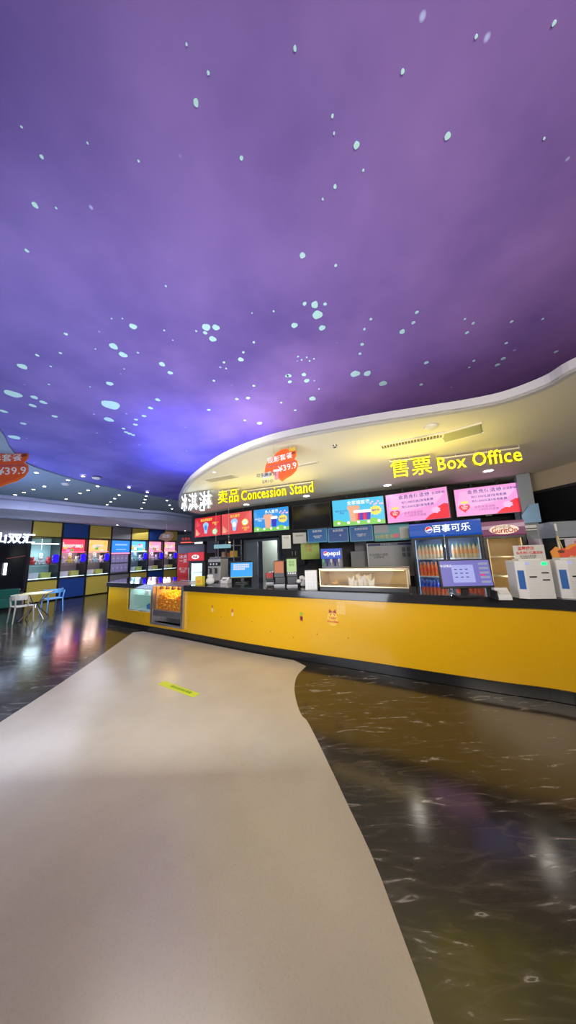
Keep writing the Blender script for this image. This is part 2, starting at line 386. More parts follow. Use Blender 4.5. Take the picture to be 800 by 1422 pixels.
DL = [(281, 708, 'below the white ice cream sign'), (342, 700.5, 'left of the word Concession, over the red screens'), (425.5, 688.5, 'below the word Stand'), (538, 673.5, 'above the gap between cyan and pink screens'), (678, 653.5, 'below the word Office, above the last pink screen')]
proto = None
for x, y, l in DL:
    p = atz(x, y, ZC); lab = 'round downlight in the canopy ' + l
    if proto is None:
        proto = thing('downlight', lab, 'ceiling light', p, 0, 'downlights in the canopy')
        MB().lathe([(0.07, 0), (0.1, 0), (0.1, -0.012), (0.075, -0.008), (0.07, 0)], seg=24).build('trim_ring', M_WHITE, proto)
        MB().cyl((0, 0, -0.001), (0, 0, -0.007), 0.074, 20).build('lens', E_DOWN, proto)
    else: dup(proto, p, 0, lab)
    ld = bpy.data.lights.new('downlight_lamp', 'SPOT'); ld.energy = 42; ld.spot_size = math.radians(110); ld.spot_blend = 0.6; ld.shadow_soft_size = 0.06; ld.color = (1, 0.93, 0.8)
    lo = bpy.data.objects.new('downlight_lamp', ld); COL.objects.link(lo); lo.location = p + Vector((0, 0, -0.03))
p = atz(297.6, 655.4, ZC)
dot = thing('ceiling_spotlight', 'tiny lone spotlight in the canopy above its left vent', 'ceiling light', p)
MB().lathe([(0.02, 0), (0.035, 0), (0.035, -0.01), (0.02, -0.008)], seg=14).build('trim_ring', M_WHITE, dot); MB().cyl((0, 0, -0.001), (0, 0, -0.008), 0.02, 12).build('lens', E_DOWN, dot)
p = atz(465, 618, ZC); p2 = atz(757, 661, ZC)
for q, l in ((p, 'between the orange hanging sign and the long grille'), (p2, 'behind the ticket sign near the dark glazing')):
    t = thing('sprinkler', 'small ceiling sprinkler ' + l, 'sprinkler', q)
    MB().lathe([(0.03, 0), (0.03, -0.006), (0.01, -0.008), (0.01, -0.03), (0.022, -0.032), (0.001, -0.036)], seg=14).build('head', M_CHROME, t)

# ------------------------------------------------------------------ lit signs hung under the canopy
def hung_sign(label, segs, m, mside, depth, rodm):
    # segs: (text, left px, right px, top px at left, top px at right, height m)
    root = None
    for body, xl, yl, xr, yr, h, bold in segs:
        a, b = atz(xl, yl, ZC - 0.03), atz(xr, yr, ZC - 0.03)
        if root is None: root = thing('illuminated_sign', label, 'sign', (a.x, a.y, ZC)); base = root.location.copy()
        w = (b - a).length; o = text('sign_lettering', body, 1.0, m, root, ext=depth, bold=bold, space=1.06)
        xs = [v.co.x for v in o.data.vertices]; ys = [v.co.y for v in o.data.vertices]
        x0, x1, y0, y1 = min(xs), max(xs), min(ys), max(ys)
        for v in o.data.vertices:
            v.co.x = (v.co.x - x0) / (x1 - x0) * w; v.co.y = (v.co.y - y1) / (y1 - y0) * h
        o.data.materials.append(mside)
        for f in o.data.polygons:
            if abs(f.normal.z) < 0.5: f.material_index = 1
        o.location = a - base; o.rotation_euler = (PI / 2, 0, yaw(a, b)); o.scale = (1, 1, 1)
        r = MB(); n = max(2, int(w / 0.25)); d = (b - a).normalized()
        r.box(w / 2, 0, -0.012, w, 0.02, 0.02)
        for k in range(n + 1): r.cyl((w * k / n, 0, -0.005), (w * k / n, 0, 0.032), 0.004, 6)
        ro = r.build('mounting_rail', rodm, root); ro.location = a - base; ro.rotation_euler.z = yaw(a, b)
    return root
M_SIDEY = mat('yellow_sign_side', (0.5, 0.38, 0.0), 0.5, emit=0.06, ecol=(1, 0.6, 0))
M_SIDEW = mat('pale_sign_side', (0.5, 0.55, 0.6), 0.5)
hung_sign('yellow lit letters of the ticket office hung under the canopy at right', [('售票', 541, 640.5, 597, 633, 0.27, 0.004), ('Box Office', 606, 636.5, 721, 621, 0.2, 0.01)], E_YEL, M_SIDEY, 0.03, M_CANOPY)
hung_sign('yellow lit letters of the concession stand hung under the middle of the canopy', [('卖品', 304, 682, 332, 678.5, 0.27, 0.004), ('Concession Stand', 336, 682, 435, 668.5, 0.21, 0.01)], E_YEL, M_SIDEY, 0.03, M_CANOPY)
hung_sign('white lit ice cream letters hung at the rounded left end of the canopy', [('冰', 253.5, 687.5, 261.5, 686.5, 0.36, 0.006), ('淇', 263, 686.3, 275, 684.5, 0.36, 0.006), ('淋', 278, 684, 295, 681.5, 0.36, 0.006)], E_WHITEL, M_SIDEW, 0.03, M_LIP)

# ------------------------------------------------------------------ orange hanging boards
def hanging_board(px, py, d, w, label, ry):
    p = atd(px, py, d)
    t = thing('hanging_sign', label, 'hanging sign', (p.x, p.y, p.z), ry)
    out = [(-0.5, -0.2), (-0.46, 0.02), (-0.36, 0.2), (-0.2, 0.27), (-0.1, 0.37), (0.05, 0.44), (0.2, 0.44), (0.3, 0.38), (0.4, 0.42), (0.47, 0.34), (0.46, 0.2), (0.4, 0.1), (0.48, 0.05), (0.5, -0.1), (0.44, -0.24), (0.3, -0.36), (0.15, -0.42), (0.02, -0.5), (-0.05, -0.44), (-0.12, -0.3), (-0.3, -0.2)]
    out = [(x * w, z * w) for x, z in out]
    MB().plate(out, -0.006, 0.006).build('board', M_ORG, t)
    MB().plate([(x * 0.93, z * 0.9 + 0.01 * w) for x, z in out], -0.009, -0.006).build('face_print', mat('deep_orange_print', (0.8, 0.11, 0.02), 0.5), t)
    MB().plate([(-0.42 * w, -0.02 * w), (0.42 * w, 0.05 * w), (0.42 * w, 0.02 * w), (-0.42 * w, -0.05 * w)], -0.011, -0.008).build('print_band', mat('mauve_print', (0.45, 0.1, 0.12), 0.5), t)
    text('lettering', '观影套餐', 0.19 * w, M_INKW, t, (-0.02 * w, -0.012, 0.17 * w), 0.001, bold=0.01, rot=(PI / 2, -0.12, 0))
    text('price_lettering', '¥39.9', 0.24 * w, M_INKW, t, (0.2 * w, -0.012, -0.12 * w), 0.001, bold=0.01, rot=(PI / 2, -0.12, 0))
    cup = MB(); cup.plate([(-0.2 * w, -0.2 * w), (-0.06 * w, -0.2 * w), (-0.08 * w, -0.44 * w), (-0.18 * w, -0.44 * w)], -0.014, -0.008, mat('pink_print', (0.75, 0.25, 0.3), 0.5))
    for k in range(4): cup.cyl((-0.19 * w + 0.04 * w * k, -0.014, -0.17 * w), (-0.19 * w + 0.04 * w * k, -0.008, -0.17 * w), 0.035 * w, 10, M_INKW)
    cup.build('cup_print', None, t)
    MB().plate([(0.34 * w, 0.24 * w), (0.45 * w, 0.26 * w), (0.43 * w, 0.33 * w), (0.35 * w, 0.31 * w)], -0.012, -0.008).build('badge_print', mat('brown_print', (0.25, 0.06, 0.02), 0.5), t)
    MB().plate([(0.26 * w, 0.34 * w), (0.28 * w, 0.46 * w), (0.36 * w, 0.42 * w), (0.44 * w, 0.47 * w), (0.44 * w, 0.34 * w)], -0.012, -0.004).build('crown_print', mat('ochre_print', (0.65, 0.4, 0.05), 0.5), t)
    l = MB(); ztop = (ZC if px > 200 else ZG) - p.z
    for q in (-0.2, 0.25): l.cyl((q * w, 0, 0.36 * w), (q * w, 0, ztop), 0.0025, 6)
    l.build('hanging_wire', M_STEEL, t)
    return t, w
t1, w1 = hanging_board(390, 645, 3.2, 0.44, 'orange price board with pink cup print hanging under the canopy', yaw((0, 0), (1, -0.28)))
# small black-and-white print panel at its lower left
q = MB(); q.plate([(-0.56 * w1, -0.22 * w1), (-0.3 * w1, -0.17 * w1), (-0.3 * w1, -0.33 * w1), (-0.54 * w1, -0.38 * w1)], -0.012, -0.002); q.build('side_card', M_PAPER, t1)
text('side_lettering', '可乐爆米花', 0.055, M_INK, t1, (-0.43 * w1, -0.014, -0.27 * w1), 0.001, bold=0.02)
text('small_lettering', '2大1小', 0.05, M_INK, t1, (-0.4 * w1, -0.008, -0.46 * w1), 0.002, bold=0.02)
hanging_board(3, 647, 5.0, 0.85, 'orange price board hanging at the left under the grey ceiling', yaw((0, 0), (1, 0.3)))

# ------------------------------------------------------------------ concession counter
ZS0, ZS1 = 0.95, 1.065
def nearest(px, py):
    p = atz(px, py, 0).xy; return min(range(len(CLINE)), key=lambda i: (CLINE[i] - p).length)
def cpx(px):            # curve point whose foot projects to column px
    best = None
    for i in range(len(CLINE) - 1):
        for k in range(10):
            p = CLINE[i].lerp(CLINE[i + 1], k / 10)
            v = CAMR.transposed() @ (Vector((p.x, p.y, 0.6)) - Vector((0, 0, EYE))); x = CX + F * v.x / -v.z
            if best is None or abs(x - px) < best[0]: best = (abs(x - px), p, i + k / 10)
    return best[1], best[2]
wa, ia = cpx(177); wb, ib = cpx(209); pa, ja = cpx(213); pb, jb = cpx(257)
keys = sorted([(i, p) for i, p in enumerate(CLINE)] + [(ia, wa), (ib, wb), (ja, pa), (jb, pb)], key=lambda t: t[0])
idx = [k for k, _ in keys]; line = [p for _, p in keys]
THK = 0.03
inner = offset(line, THK)
end0 = CLINE[0]; endB = end0 + Vector((-0.42, 1.55))
base = thing('service_counter', 'long curved yellow service counter front with black kick plate', 'counter', (0, 0, 0))
yf = MB(); kk = MB(); st_ = MB()
kin = offset(line, 0.03); kin2 = offset(line, 0.06)
for i in range(len(line) - 1):
    quad = [line[i], line[i + 1], inner[i + 1], inner[i]]
    inw = idx[i] >= ia - 1e-6 and idx[i + 1] <= ib + 1e-6; inp = idx[i] >= ja - 1e-6 and idx[i + 1] <= jb + 1e-6
    if inw: yf.prism(quad, 0.13, 0.42); yf.prism(quad, 0.93, ZS0)
    elif inp: yf.prism(quad, 0.13, 0.2)
    else: yf.prism(quad, 0.13, ZS0)
    kk.prism([kin[i], kin[i + 1], kin2[i + 1], kin2[i]], 0, 0.13)
yf.prism([end0, end0 + Vector((0.03, 0.005)), endB + Vector((0.03, 0)), endB], 0.13, ZS0)
yf.prism([endB, endB + Vector((0, -0.03)), endB + Vector((0.9, -0.33)), endB + Vector((0.9, -0.3))], 0.13, ZS0)
yf.build('front_panel', M_YEL, base)
kk.prism([end0 + Vector((0.03, 0.03)), end0 + Vector((0.06, 0.03)), endB + Vector((0.06, 0)), endB + Vector((0.03, 0))], 0, 0.13)
kk.build('kick_plate', M_KICK, base)
fl_ = MB()
for i in range(len(line) - 1):
    fl_.prism([offset(line, -0.0)[i], line[i + 1], kin[i + 1], kin[i]], 0.125, 0.135)
fl_.build('lower_trim', M_BLK, base)
bk = offset(line, 0.72); bk2 = offset(line, 0.69); cb = MB()
st0 = next(i for i, p in enumerate(line) if idx[i] >= jb)
for i in range(st0, len(line) - 1): cb.prism([bk[i], bk[i + 1], bk2[i + 1], bk2[i]], 0.0, ZS0)
cb.build('back_panel', M_GREYW, base)
# stickers on the yellow front
def on_front(px, z): p, i = cpx(px); i = int(i); a, b = CLINE[i], CLINE[min(i + 1, len(CLINE) - 1)]; n = Vector((b.y - a.y, a.x - b.x)).normalized(); return Vector((p.x + n.x * 0.003, p.y + n.y * 0.003, z)), yaw(a, b)
p, r = on_front(463, 0.66)
t = thing('counter_sticker', 'round clear sticker with red bow and red lettering on the yellow counter', 'sticker', p, r)
MB().plate([(0.085 * math.cos(k * PI / 12), 0.1 * math.sin(k * PI / 12)) for k in range(24)], -0.002, 0.001).build('backing', mat('faded_yellow_vinyl', (0.9, 0.6, 0.07), 0.3), t)
q = MB(); q.plate([(0, 0.1), (0.05, 0.14), (0.055, 0.08), (0, 0.1), ][:3], -0.004, -0.001); q.plate([(0, 0.1), (-0.055, 0.08), (-0.05, 0.14)], -0.004, -0.001); q.plate([(0, 0.1), (0.03, 0.05), (0.045, 0.055)], -0.004, -0.001); q.plate([(0, 0.1), (-0.045, 0.055), (-0.03, 0.05)], -0.004, -0.001); q.build('bow_print', mat('plum_vinyl', (0.4, 0.01, 0.09), 0.4), t)
text('lettering', 'TABV', 0.05, M_RED, t, (0, -0.003, 0.012), 0.0006, bold=0.02); text('lettering', 'Goodies', 0.05, M_RED, t, (0, -0.003, -0.035), 0.0006, bold=0.03)
for px, z, l, c1_, c2_ in [(419, 0.66, 'small sticker with green top and dark red patch, left of the round sticker', (0.3, 0.45, 0.05), (0.4, 0.02, 0.03)), (323, 0.62, 'small worn pink sticker on the yellow counter, second from left', (0.6, 0.15, 0.1), (0.85, 0.6, 0.3)), (295, 0.66, 'small worn brown sticker on the yellow counter, nearest the popcorn window', (0.55, 0.25, 0.03), (0.85, 0.6, 0.3))]:
    p, r = on_front(px, z); t = thing('counter_sticker', l, 'sticker', p, r)
    MB().plate([(0.024 * math.cos(k * PI / 8), 0.028 * math.sin(k * PI / 8) + 0.035) for k in range(16)], -0.002, 0.001).build('upper_print', mat('p%s' % px, c1_, 0.4), t)
    MB().plate([(-0.026, 0), (0.026, 0), (0.02, -0.07), (-0.024, -0.06)], -0.002, 0.001).build('lower_print', mat('q%s' % px, c2_, 0.4), t)
    if px == 419: MB().plate([(-0.012, 0.005), (0.014, -0.005), (0.012, -0.05), (-0.008, -0.04)], -0.003, -0.001).build('patch_print', M_BLK, t)
dots = [(307, 0.52, 'right of the brown sticker'), (350, 0.5, 'right of the pink sticker'), (375, 0.38, 'midway between the worn stickers'), (407, 0.33, 'below the green-topped sticker'), (440, 0.42, 'left of the round sticker, low down'), (482, 0.42, 'low right of the round sticker')]
pr = None
for px, z, l in dots:
    p, r = on_front(px, z)
    if pr is None: pr = MB().cyl((0, -0.003, 0), (0, 0.003, 0), 0.008, 10).build('screw_cap', mat('rust_dot', (0.25, 0.1, 0.02), 0.5), loc=p, rotz=r); tag(pr, 'tiny dark dot on the yellow counter ' + l, 'screw cap', 'dark dots on the yellow counter')
    else: dup(pr, p, r, 'tiny dark dot on the yellow counter ' + l)
p, r = on_front(476, 0.83)
t = MB()
for k in range(3):
    for j in range(4): t.box(-0.04 + k * 0.04, 0, -0.07 + j * 0.045, 0.028, 0.003, 0.034)
t.box(0, 0.0012, 0, 0.13, 0.001, 0.19)
tag(t.build('glue_mark', mat('pale_glue', (0.85, 0.55, 0.12), 0.5), loc=p, rotz=r), 'pale grid-shaped mark high on the yellow counter above the round sticker', 'sticker')

# worktop, interrupted where the popcorn warmer stands
def slab(lo, hi, extra=None):
    i0 = idx.index(lo) if lo in idx else 0
    sel = [i for i in range(len(line)) if lo - 1e-6 <= idx[i] <= hi + 1e-6]
    f = offset(line, -0.05); b_ = offset(line, 0.76)
    return [f[i] for i in sel], [b_[i] for i in sel]
ft, bt = slab(jb, idx[-1])
w = MB(); w.prism([*ft, *bt[::-1]], ZS0, ZS1)
tag(w.build('worktop', M_STONE, bevel=0.006), 'long black stone worktop on the yellow counter, right of the popcorn window', 'worktop')
ft2, bt2 = slab(idx[0], ja)
cor = end0 + Vector((-0.05, -0.03)); 
w = MB(); w.prism([cor, *ft2[1:], bt2[-1], bt[0] + Vector((-0.02, 0.0)), bt[0] + Vector((-0.35, 1.3)), endB + Vector((0.95, -0.2)), endB + Vector((-0.06, 0.06))], ZS0, ZS1)
# notch for warmer is behind ft2 end: fill behind it
tag(w.build('worktop', mat('black_glass_top', (0.02, 0.02, 0.025), 0.05, coat=1.0), bevel=0.005), 'glossy black counter top at the left end, reflecting the neon of the arcade', 'worktop')

# left display window
a, b = wa, wb; L = (b - a).length
dw = thing('display_window', 'pale glass display window in the yellow counter, left of the popcorn', 'display case', (a.x, a.y, 0.42), yaw(a, b))
q = MB(); q.box(L / 2, 0.4, 0.01, L, 0.7, 0.02); q.box(L / 2, 0.75, 0.25, L, 0.02, 0.51); q.box(0.01, 0.4, 0.25, 0.02, 0.7, 0.51); q.box(L - 0.01, 0.4, 0.25, 0.02, 0.7, 0.51); q.build('case', mat('pale_aqua_lining', (0.55, 0.72, 0.68), 0.5), dw)
MB().box(L / 2, 0.4, 0.5, L - 0.05, 0.5, 0.015).build('light_panel', E('case_light', (0.75, 0.95, 0.9), 3.0), dw)
MB().box(L / 2, 0.42, 0.34, L - 0.05, 0.5, 0.008).build('shelf', mat('shelf_glass', (0.6, 0.8, 0.75), 0.1, alpha=0.5), dw)
MB().box(L / 2, 0.015, 0.255, L, 0.006, 0.5).build('glass', M_GLASS, dw)
tag(MB().box(0, 0, 0.05, 0.3, 0.2, 0.1).box(0, 0, 0.11, 0.26, 0.16, 0.02).build('storage_tub', mat('blue_tub', (0.05, 0.25, 0.6), 0.5), loc=(a.lerp(b, 0.75).x + 0.08, a.lerp(b, 0.75).y + 0.3, 0.44), rotz=yaw(a, b), bevel=0.01), 'blue tub lying low inside the pale display window', 'tub')
bx = tag(MB().box(0, 0, 0.04, 0.16, 0.14, 0.08).box(0, 0, 0.083, 0.17, 0.15, 0.012).build('snack_box', M_PAPER, loc=(a.lerp(b, 0.4).x + 0.15, a.lerp(b, 0.4).y + 0.3, 0.765), rotz=yaw(a, b), bevel=0.005), 'white snack box on the glass shelf of the pale display window', 'box')

# popcorn warmer
a, b = pa, pb; L = (b - a).length
pw = thing('popcorn_warmer', 'stainless popcorn warmer with lit window set into the yellow counter', 'popcorn warmer', (a.x, a.y, 0.2), yaw(a, b))
q = MB(); q.box(0.03, 0.3, 0.43, 0.06, 0.72, 0.86); q.box(L - 0.03, 0.3, 0.43, 0.06, 0.72, 0.86); q.box(L / 2, 0.3, 0.85, L - 0.12, 0.72, 0.03)
q.box(L / 2, 0.02, 0.02, L - 0.12, 0.14, 0.04); q.build('cabinet', M_STEEL, pw, bevel=0.004)
MB().box(L / 2, -0.02, 0.25, L - 0.12, 0.05, 0.13).build('front_plate', M_STEELD, pw, bevel=0.004)
q = MB(); q.box(L / 2, 0.3, 0.03, L - 0.12, 0.6, 0.02); q.box(L / 2, 0.15, 0.11, L - 0.12, 0.02, 0.16); q.build('collection_tray', M_STEELD, pw)
q = MB(); q.box(L / 2, 0.64, 0.56, L - 0.12, 0.02, 0.52); q.box(L / 2, 0.33, 0.3, L - 0.12, 0.6, 0.02); q.box(0.07, 0.33, 0.56, 0.01, 0.6, 0.52); q.box(L - 0.07, 0.33, 0.56, 0.01, 0.6, 0.52); q.build('lining', mat('warm_lining', (0.75, 0.5, 0.18), 0.4), pw)
q = MB(); q.box(L / 2, 0.3, 0.826, L - 0.16, 0.5, 0.012); q.build('heat_lamp', E_WARM, pw)
for k in range(5): MB().lathe([(0.04, 0), (0.05, -0.06), (0.045, -0.075), (0.001, -0.08)], (0.13 + k * (L - 0.26) / 4, 0.12, 0.82), 12).build('lamp_cup', mat('copper_cups', (0.35, 0.15, 0.08), 0.35, metal=0.6), pw, True)
MB().box(L / 2, -0.012, 0.565, L - 0.12, 0.006, 0.49).build('glass', M_GLASS, pw)
pc = MB(); rnd = random.Random(3); mP1 = mat('popcorn_yellow', (0.95, 0.52, 0.02), 0.7); mP2 = mat('popcorn_amber', (0.85, 0.3, 0.0), 0.6)
pc.box(L / 2, 0.33, 0.43, L - 0.16, 0.55, 0.24, mP2)
for k in range(900):
    x = rnd.uniform(0.09, L - 0.09); y = rnd.uniform(0.02, 0.6); top = 0.56 + 0.1 * y + 0.05 * math.sin(x * 9)
    z = rnd.uniform(0.33, top) if y < 0.06 else top + rnd.uniform(-0.02, 0.02)
    pc.ico((x, y, z), rnd.uniform(0.014, 0.024), rnd.choice([mP1, mP1, mP2]))
tag(pc.build('popcorn', None, loc=(a.x, a.y, 0.2), rotz=yaw(a, b)), 'heap of golden popcorn behind the warmer window', 'popcorn', kind='stuff')

# ------------------------------------------------------------------ walls of the stand
SL = [Vector((-3.3, 8.75)), Vector((-1.92, 7.8)), Vector((-0.9, 7.2)), Vector((0.1, 6.75)), Vector((1.05, 6.3)), Vector((2.1, 5.85)), Vector((3.0, 5.6)), Vector((4.75, 5.45))]
SLn = SL
def strip(line, d0, d1, z0, z1, name, m):
    a = offset(line, d0); b = offset(line, d1)
    q = MB()
    for i in range(len(line) - 1): q.prism([a[i], a[i + 1], b[i + 1], b[i]], z0, z1)
    return struct(q.build(name, m))
strip(SLn, 0.12, 0.2, 2.13, ZC - 0.001, 'wall_bulkhead', M_BLKM)
BL = [Vector((-2.6, 9.6)), Vector((-1.3, 8.8)), Vector((-0.3, 8.15)), Vector((0.7, 7.6)), Vector((1.6, 7.2)), Vector((2.7, 6.8)), Vector((3.6, 6.6)), Vector((5.2, 6.3))]
# back wall with doorway between columns 363..386
def colx(px, line):
    for i in range(len(line) - 1):
        for k in range(21):
            p = line[i].lerp(line[i + 1], k / 20); v = CAMR.transposed() @ (Vector((p.x, p.y, 1.5)) - Vector((0, 0, EYE)))
            if CX + F * v.x / -v.z >= px: return p, i
q0, i0 = colx(340, BL); q1, i1 = colx(387, BL)
left = BL[:i0 + 1] + [q0]; right = [q1] + BL[i1 + 1:]
strip(left, 0, 0.1, 0, ZC - 0.001, 'wall_back', M_BLKM)
strip(right, 0, 0.1, 0, ZC - 0.001, 'wall_back', mat('charcoal_wall', (0.05, 0.05, 0.06), 0.6))
strip([q0, q1], 0, 0.1, 2.08, ZC - 0.001, 'wall_back', M_BLKM)
# corridor behind the doorway
n_ = Vector((-(q1 - q0).y, (q1 - q0).x)).normalized()
strip([q0 - (q1 - q0) * 0.2, q1 + (q1 - q0) * 0.6], 1.2, 1.3, 0, ZC - 0.001, 'wall_corridor', mat('pale_green_paint', (0.5, 0.58, 0.5), 0.6))
lt = bpy.data.lights.new('corridor_lamp', 'POINT'); lt.energy = 50; lt.shadow_soft_size = 0.2; lo = bpy.data.objects.new('corridor_lamp', lt); COL.objects.link(lo); mid = (q0 + q1) / 2 + n_ * 0.65; lo.location = (mid.x, mid.y, 2.3)
dm = q0.lerp(q1, 0.0); r = yaw(q0, q1)
dl = thing('door_1', 'grey door leaf', 'door', (q0.x, q0.y, 0), r); del dl['label'], dl['category']; dl['kind'] = 'structure'
MB().box(0.27, -0.02, 1.04, 0.5, 0.04, 2.06).build('door_leaf', mat('slate_grey_door', (0.24, 0.29, 0.35), 0.5), dl, bevel=0.004)
MB().cyl((0.46, -0.06, 1.0), (0.46, -0.04, 1.0), 0.02, 12).tube([(0.46, -0.07, 1.0), (0.38, -0.07, 1.0)], 0.009).build('door_handle', M_CHROME, dl)
fr = MB(); W = (q1 - q0).length; fr.box(0.0, -0.01, 1.04, 0.05, 0.14, 2.08); fr.box(W, -0.01, 1.04, 0.05, 0.14, 2.08); fr.box(W / 2, -0.01, 2.1, W + 0.05, 0.14, 0.06); fr.build('door_frame', M_GREYW, dl)

# right side glazing and column
gp0, gp1 = Vector((4.72, 5.3)), Vector((5.0, 3.4))
q = MB(); nn = Vector((0.97, 0.25)) * 0.1
q.prism([gp0, gp1, gp1 + nn, gp0 + nn], 2.66, ZC - 0.001); q.prism([gp0, gp1, gp1 + nn, gp0 + nn], 0, 0.9); q.prism([gp1, Vector((5.6, 0.5)), Vector((5.8, 0.5)), gp1 + nn], 0, ZC - 0.001)
struct(q.build('wall_right', mat('tan_wall', (0.45, 0.36, 0.26), 0.7)))
r = yaw(gp0, gp1); L = (gp1 - gp0).length
wn = thing('window_1', 'x', 'x', (gp0.x, gp0.y, 0.9), r); del wn['label'], wn['category']; wn['kind'] = 'structure'
MB().box(L / 2, 0.03, 0.88, L, 0.01, 1.76).build('pane', M_DGLASS, wn)
MB().frame(L / 2, 0.03, 0.88, L, 1.76, 0.05, 0.08).build('window_frame', M_BLK, wn)
MB().frame(L / 2 + .35, 0.03, 0.88, 0.05, 1.66, 0.024, 0.06).build('mullion', M_WHITE, wn)
p = atd(738, 740, 5.05)
q = MB(); q.box(0, 0, ZC / 2 , 0.2, 0.2, ZC - 0.01); struct(q.build('wall_column', mat('column_blue_grey', (0.26, 0.30, 0.36), 0.4), loc=(p.x, p.y, 0), rotz=-0.5))
cb = thing('blue_wall_box', 'pale blue wedge-topped box on the grey column beside the pink-topped fridge', 'wall box', (p.x, p.y, 0), -0.5)
MB().plate([(-0.13, 2.05), (0.13, 2.05), (0.13, 2.4), (0.0, 2.38), (-0.13, 2.2)], -0.16, -0.105).build('box_body', mat('sky_blue_panel', (0.22, 0.42, 0.72), 0.4), cb)
q = MB(); q.box(0, -0.13, 1.98, 0.28, 0.05, 0.05); q.box(0, -0.13, 1.92, 0.26, 0.04, 0.02); q.build('box_ledge', M_WHITE, cb)
MB().box(0, -0.12, 1.5, 0.2, 0.03, 0.5).build('lower_panel', mat('lilac_panel', (0.5, 0.4, 0.6), 0.3), cb)

# ------------------------------------------------------------------ menu screens
def menu_screen(tl, dl_, tr, dr, label, draw, h=0.62):
    a, b = atd(*tl, dl_), atd(*tr, dr); zt = (a.z + b.z) / 2; w = (b - a).xy.length
    t = thing('menu_screen', label, 'screen', (a.x, a.y, zt - h), yaw(a, b), 'menu screens over the counter')
    MB().box(w / 2, 0.03, h / 2, w, 0.05, h).build('housing', M_BLK, t, bevel=0.004)
    MB().frame(w / 2, 0.004, h / 2, w, h, 0.012, 0.012).build('bezel', M_BLK, t)
    q = MB(); q.box(w * 0.3, 0.07, h + 0.0, 0.04, 0.03, 0.2); q.box(w * 0.7, 0.07, h, 0.04, 0.03, 0.2); q.build('bracket', M_BLKM, t)
    MB().box(w / 2, -0.004, -0.012, 0.1, 0.02, 0.02).build('sensor', M_BLK, t)
    draw(t, w, h); return t
def panel(t, w, h, e, name='display'): return MB().box(w / 2, 0.003, h / 2, w - 0.024, 0.008, h - 0.024).build(name, e, t)
def pl(t, pts, m, name='artwork', y=-0.003): return MB().plate(pts, y, 0.0).build(name, m, t)
def circ(cx, cz, rx, rz=None, n=20): rz = rz or rx; return [(cx + rx * math.cos(2 * PI * k / n), cz + rz * math.sin(2 * PI * k / n)) for k in range(n)]
def burst(cx, cz, r, n=12): return [(cx + r * (1 if k % 2 else 0.78) * math.cos(PI * k / n), cz + r * 0.8 * (1 if k % 2 else 0.78) * math.sin(PI * k / n)) for k in range(2 * n)]
E_RED1 = E('screen_red', (0.72, 0.01, 0.03), 1.0); E_RED2 = E('screen_red_light', (0.8, 0.08, 0.08), 1.0)
E_PINK = E('screen_pink', (0.95, 0.33, 0.72), 1.05); E_PINKL = E('screen_pink_light', (1.0, 0.55, 0.85), 1.0)
E_SKY = E('screen_sky', (0.02, 0.32, 0.85), 1.0); E_SKYL = E('screen_cyan', (0.05, 0.55, 0.85), 1.05)
E_GRN = E('screen_green', (0.25, 0.72, 0.1), 0.9); E_TXB = E('screen_blue_ink', (0.05, 0.04, 0.5), 0.6); E_TXW = E('screen_white', (1, 1, 1), 1.1)
E_TXY = E('screen_yellow', (1, 0.75, 0.08), 1.1); E_HEART = E('screen_heart', (0.9, 0.01, 0.04), 1.0); E_TXG = E('screen_grey_ink', (0.35, 0.1, 0.4), 0.8)
E_SKIN = E('screen_peach', (1, 0.5, 0.3), 0.9); E_NAVY = E('screen_navy', (0.03, 0.04, 0.6), 0.9); E_LB = E('screen_pale_blue', (0.35, 0.65, 1), 1.0)
def cup_art(t, x, z, s, m1, m2):
    q = MB(); q.plate([(x - 0.09 * s, z + 0.1 * s), (x - 0.06 * s, z - 0.14 * s), (x + 0.06 * s, z - 0.14 * s), (x + 0.09 * s, z + 0.1 * s)], -0.004, 0, m1)
    for k in range(4): q.plate(circ(x - 0.07 * s + 0.047 * s * k, z + 0.12 * s, 0.045 * s), -0.006, 0, m2)
    q.build('cup_artwork', None, t)
def red_screen(em, n):
    def f(t, w, h):
        panel(t, w, h, em)
        text('lettering', '现扎甜筒套餐' if n == 1 else '双人套餐', 0.09, E_TXY, t, (w * 0.46, -0.003, h * 0.83), 0.001, bold=0.012)
        x = w * 0.44; z = h * 0.42
        q = MB(); q.plate([(x - 0.11, z + 0.1), (x - 0.05, z - 0.16), (x + 0.05, z - 0.16), (x + 0.11, z + 0.1)], -0.004, 0, E_LB); q.plate(circ(x, z + 0.1, 0.125, 0.09), -0.005, 0, E_LB); q.plate(circ(x, z + 0.02, 0.06, 0.08), -0.007, 0, E_TXW if n == 2 else E_SKY); q.build('cup_artwork', None, t)
        pl(t, burst(w * 0.78, h * (0.5 if n == 2 else 0.22), 0.13), E_GRN if n == 1 else E_TXY, 'star_artwork')
        pl(t, burst(w * 0.78, h * (0.5 if n == 2 else 0.22), 0.09), E_TXW, 'star_artwork', -0.005)
        text('lettering', '元享¥9.9' if n == 1 else '仅¥29', 0.05, E_GRN, t, (w * 0.78, -0.006, h * (0.5 if n == 2 else 0.22)), 0.001, bold=0.02)
        text('lettering', '甜筒第二个\n半价' if n == 1 else '可乐爆米花\n组合', 0.055, E_TXY, t, (w * 0.8, -0.003, h * (0.6 if n == 1 else 0.2)), 0.001)
        for s in (0, 1):
            q = MB()
            for k in range(4): q.plate([(w * (0.05 + 0.02 * k), h * (0.1)), (w * (0.06 + 0.045 * k), h * (0.42 - 0.07 * k)), (w * (0.09 + 0.045 * k), h * (0.40 - 0.07 * k)), (w * (0.08 + 0.02 * k), h * 0.1)], -0.004 , 0, E_SKIN if s == 0 else E_RED2)
            o = q.build('fries_artwork', None, t)
            if s: o.location = (0.02, 0.0003, h * 0.45)
    return f
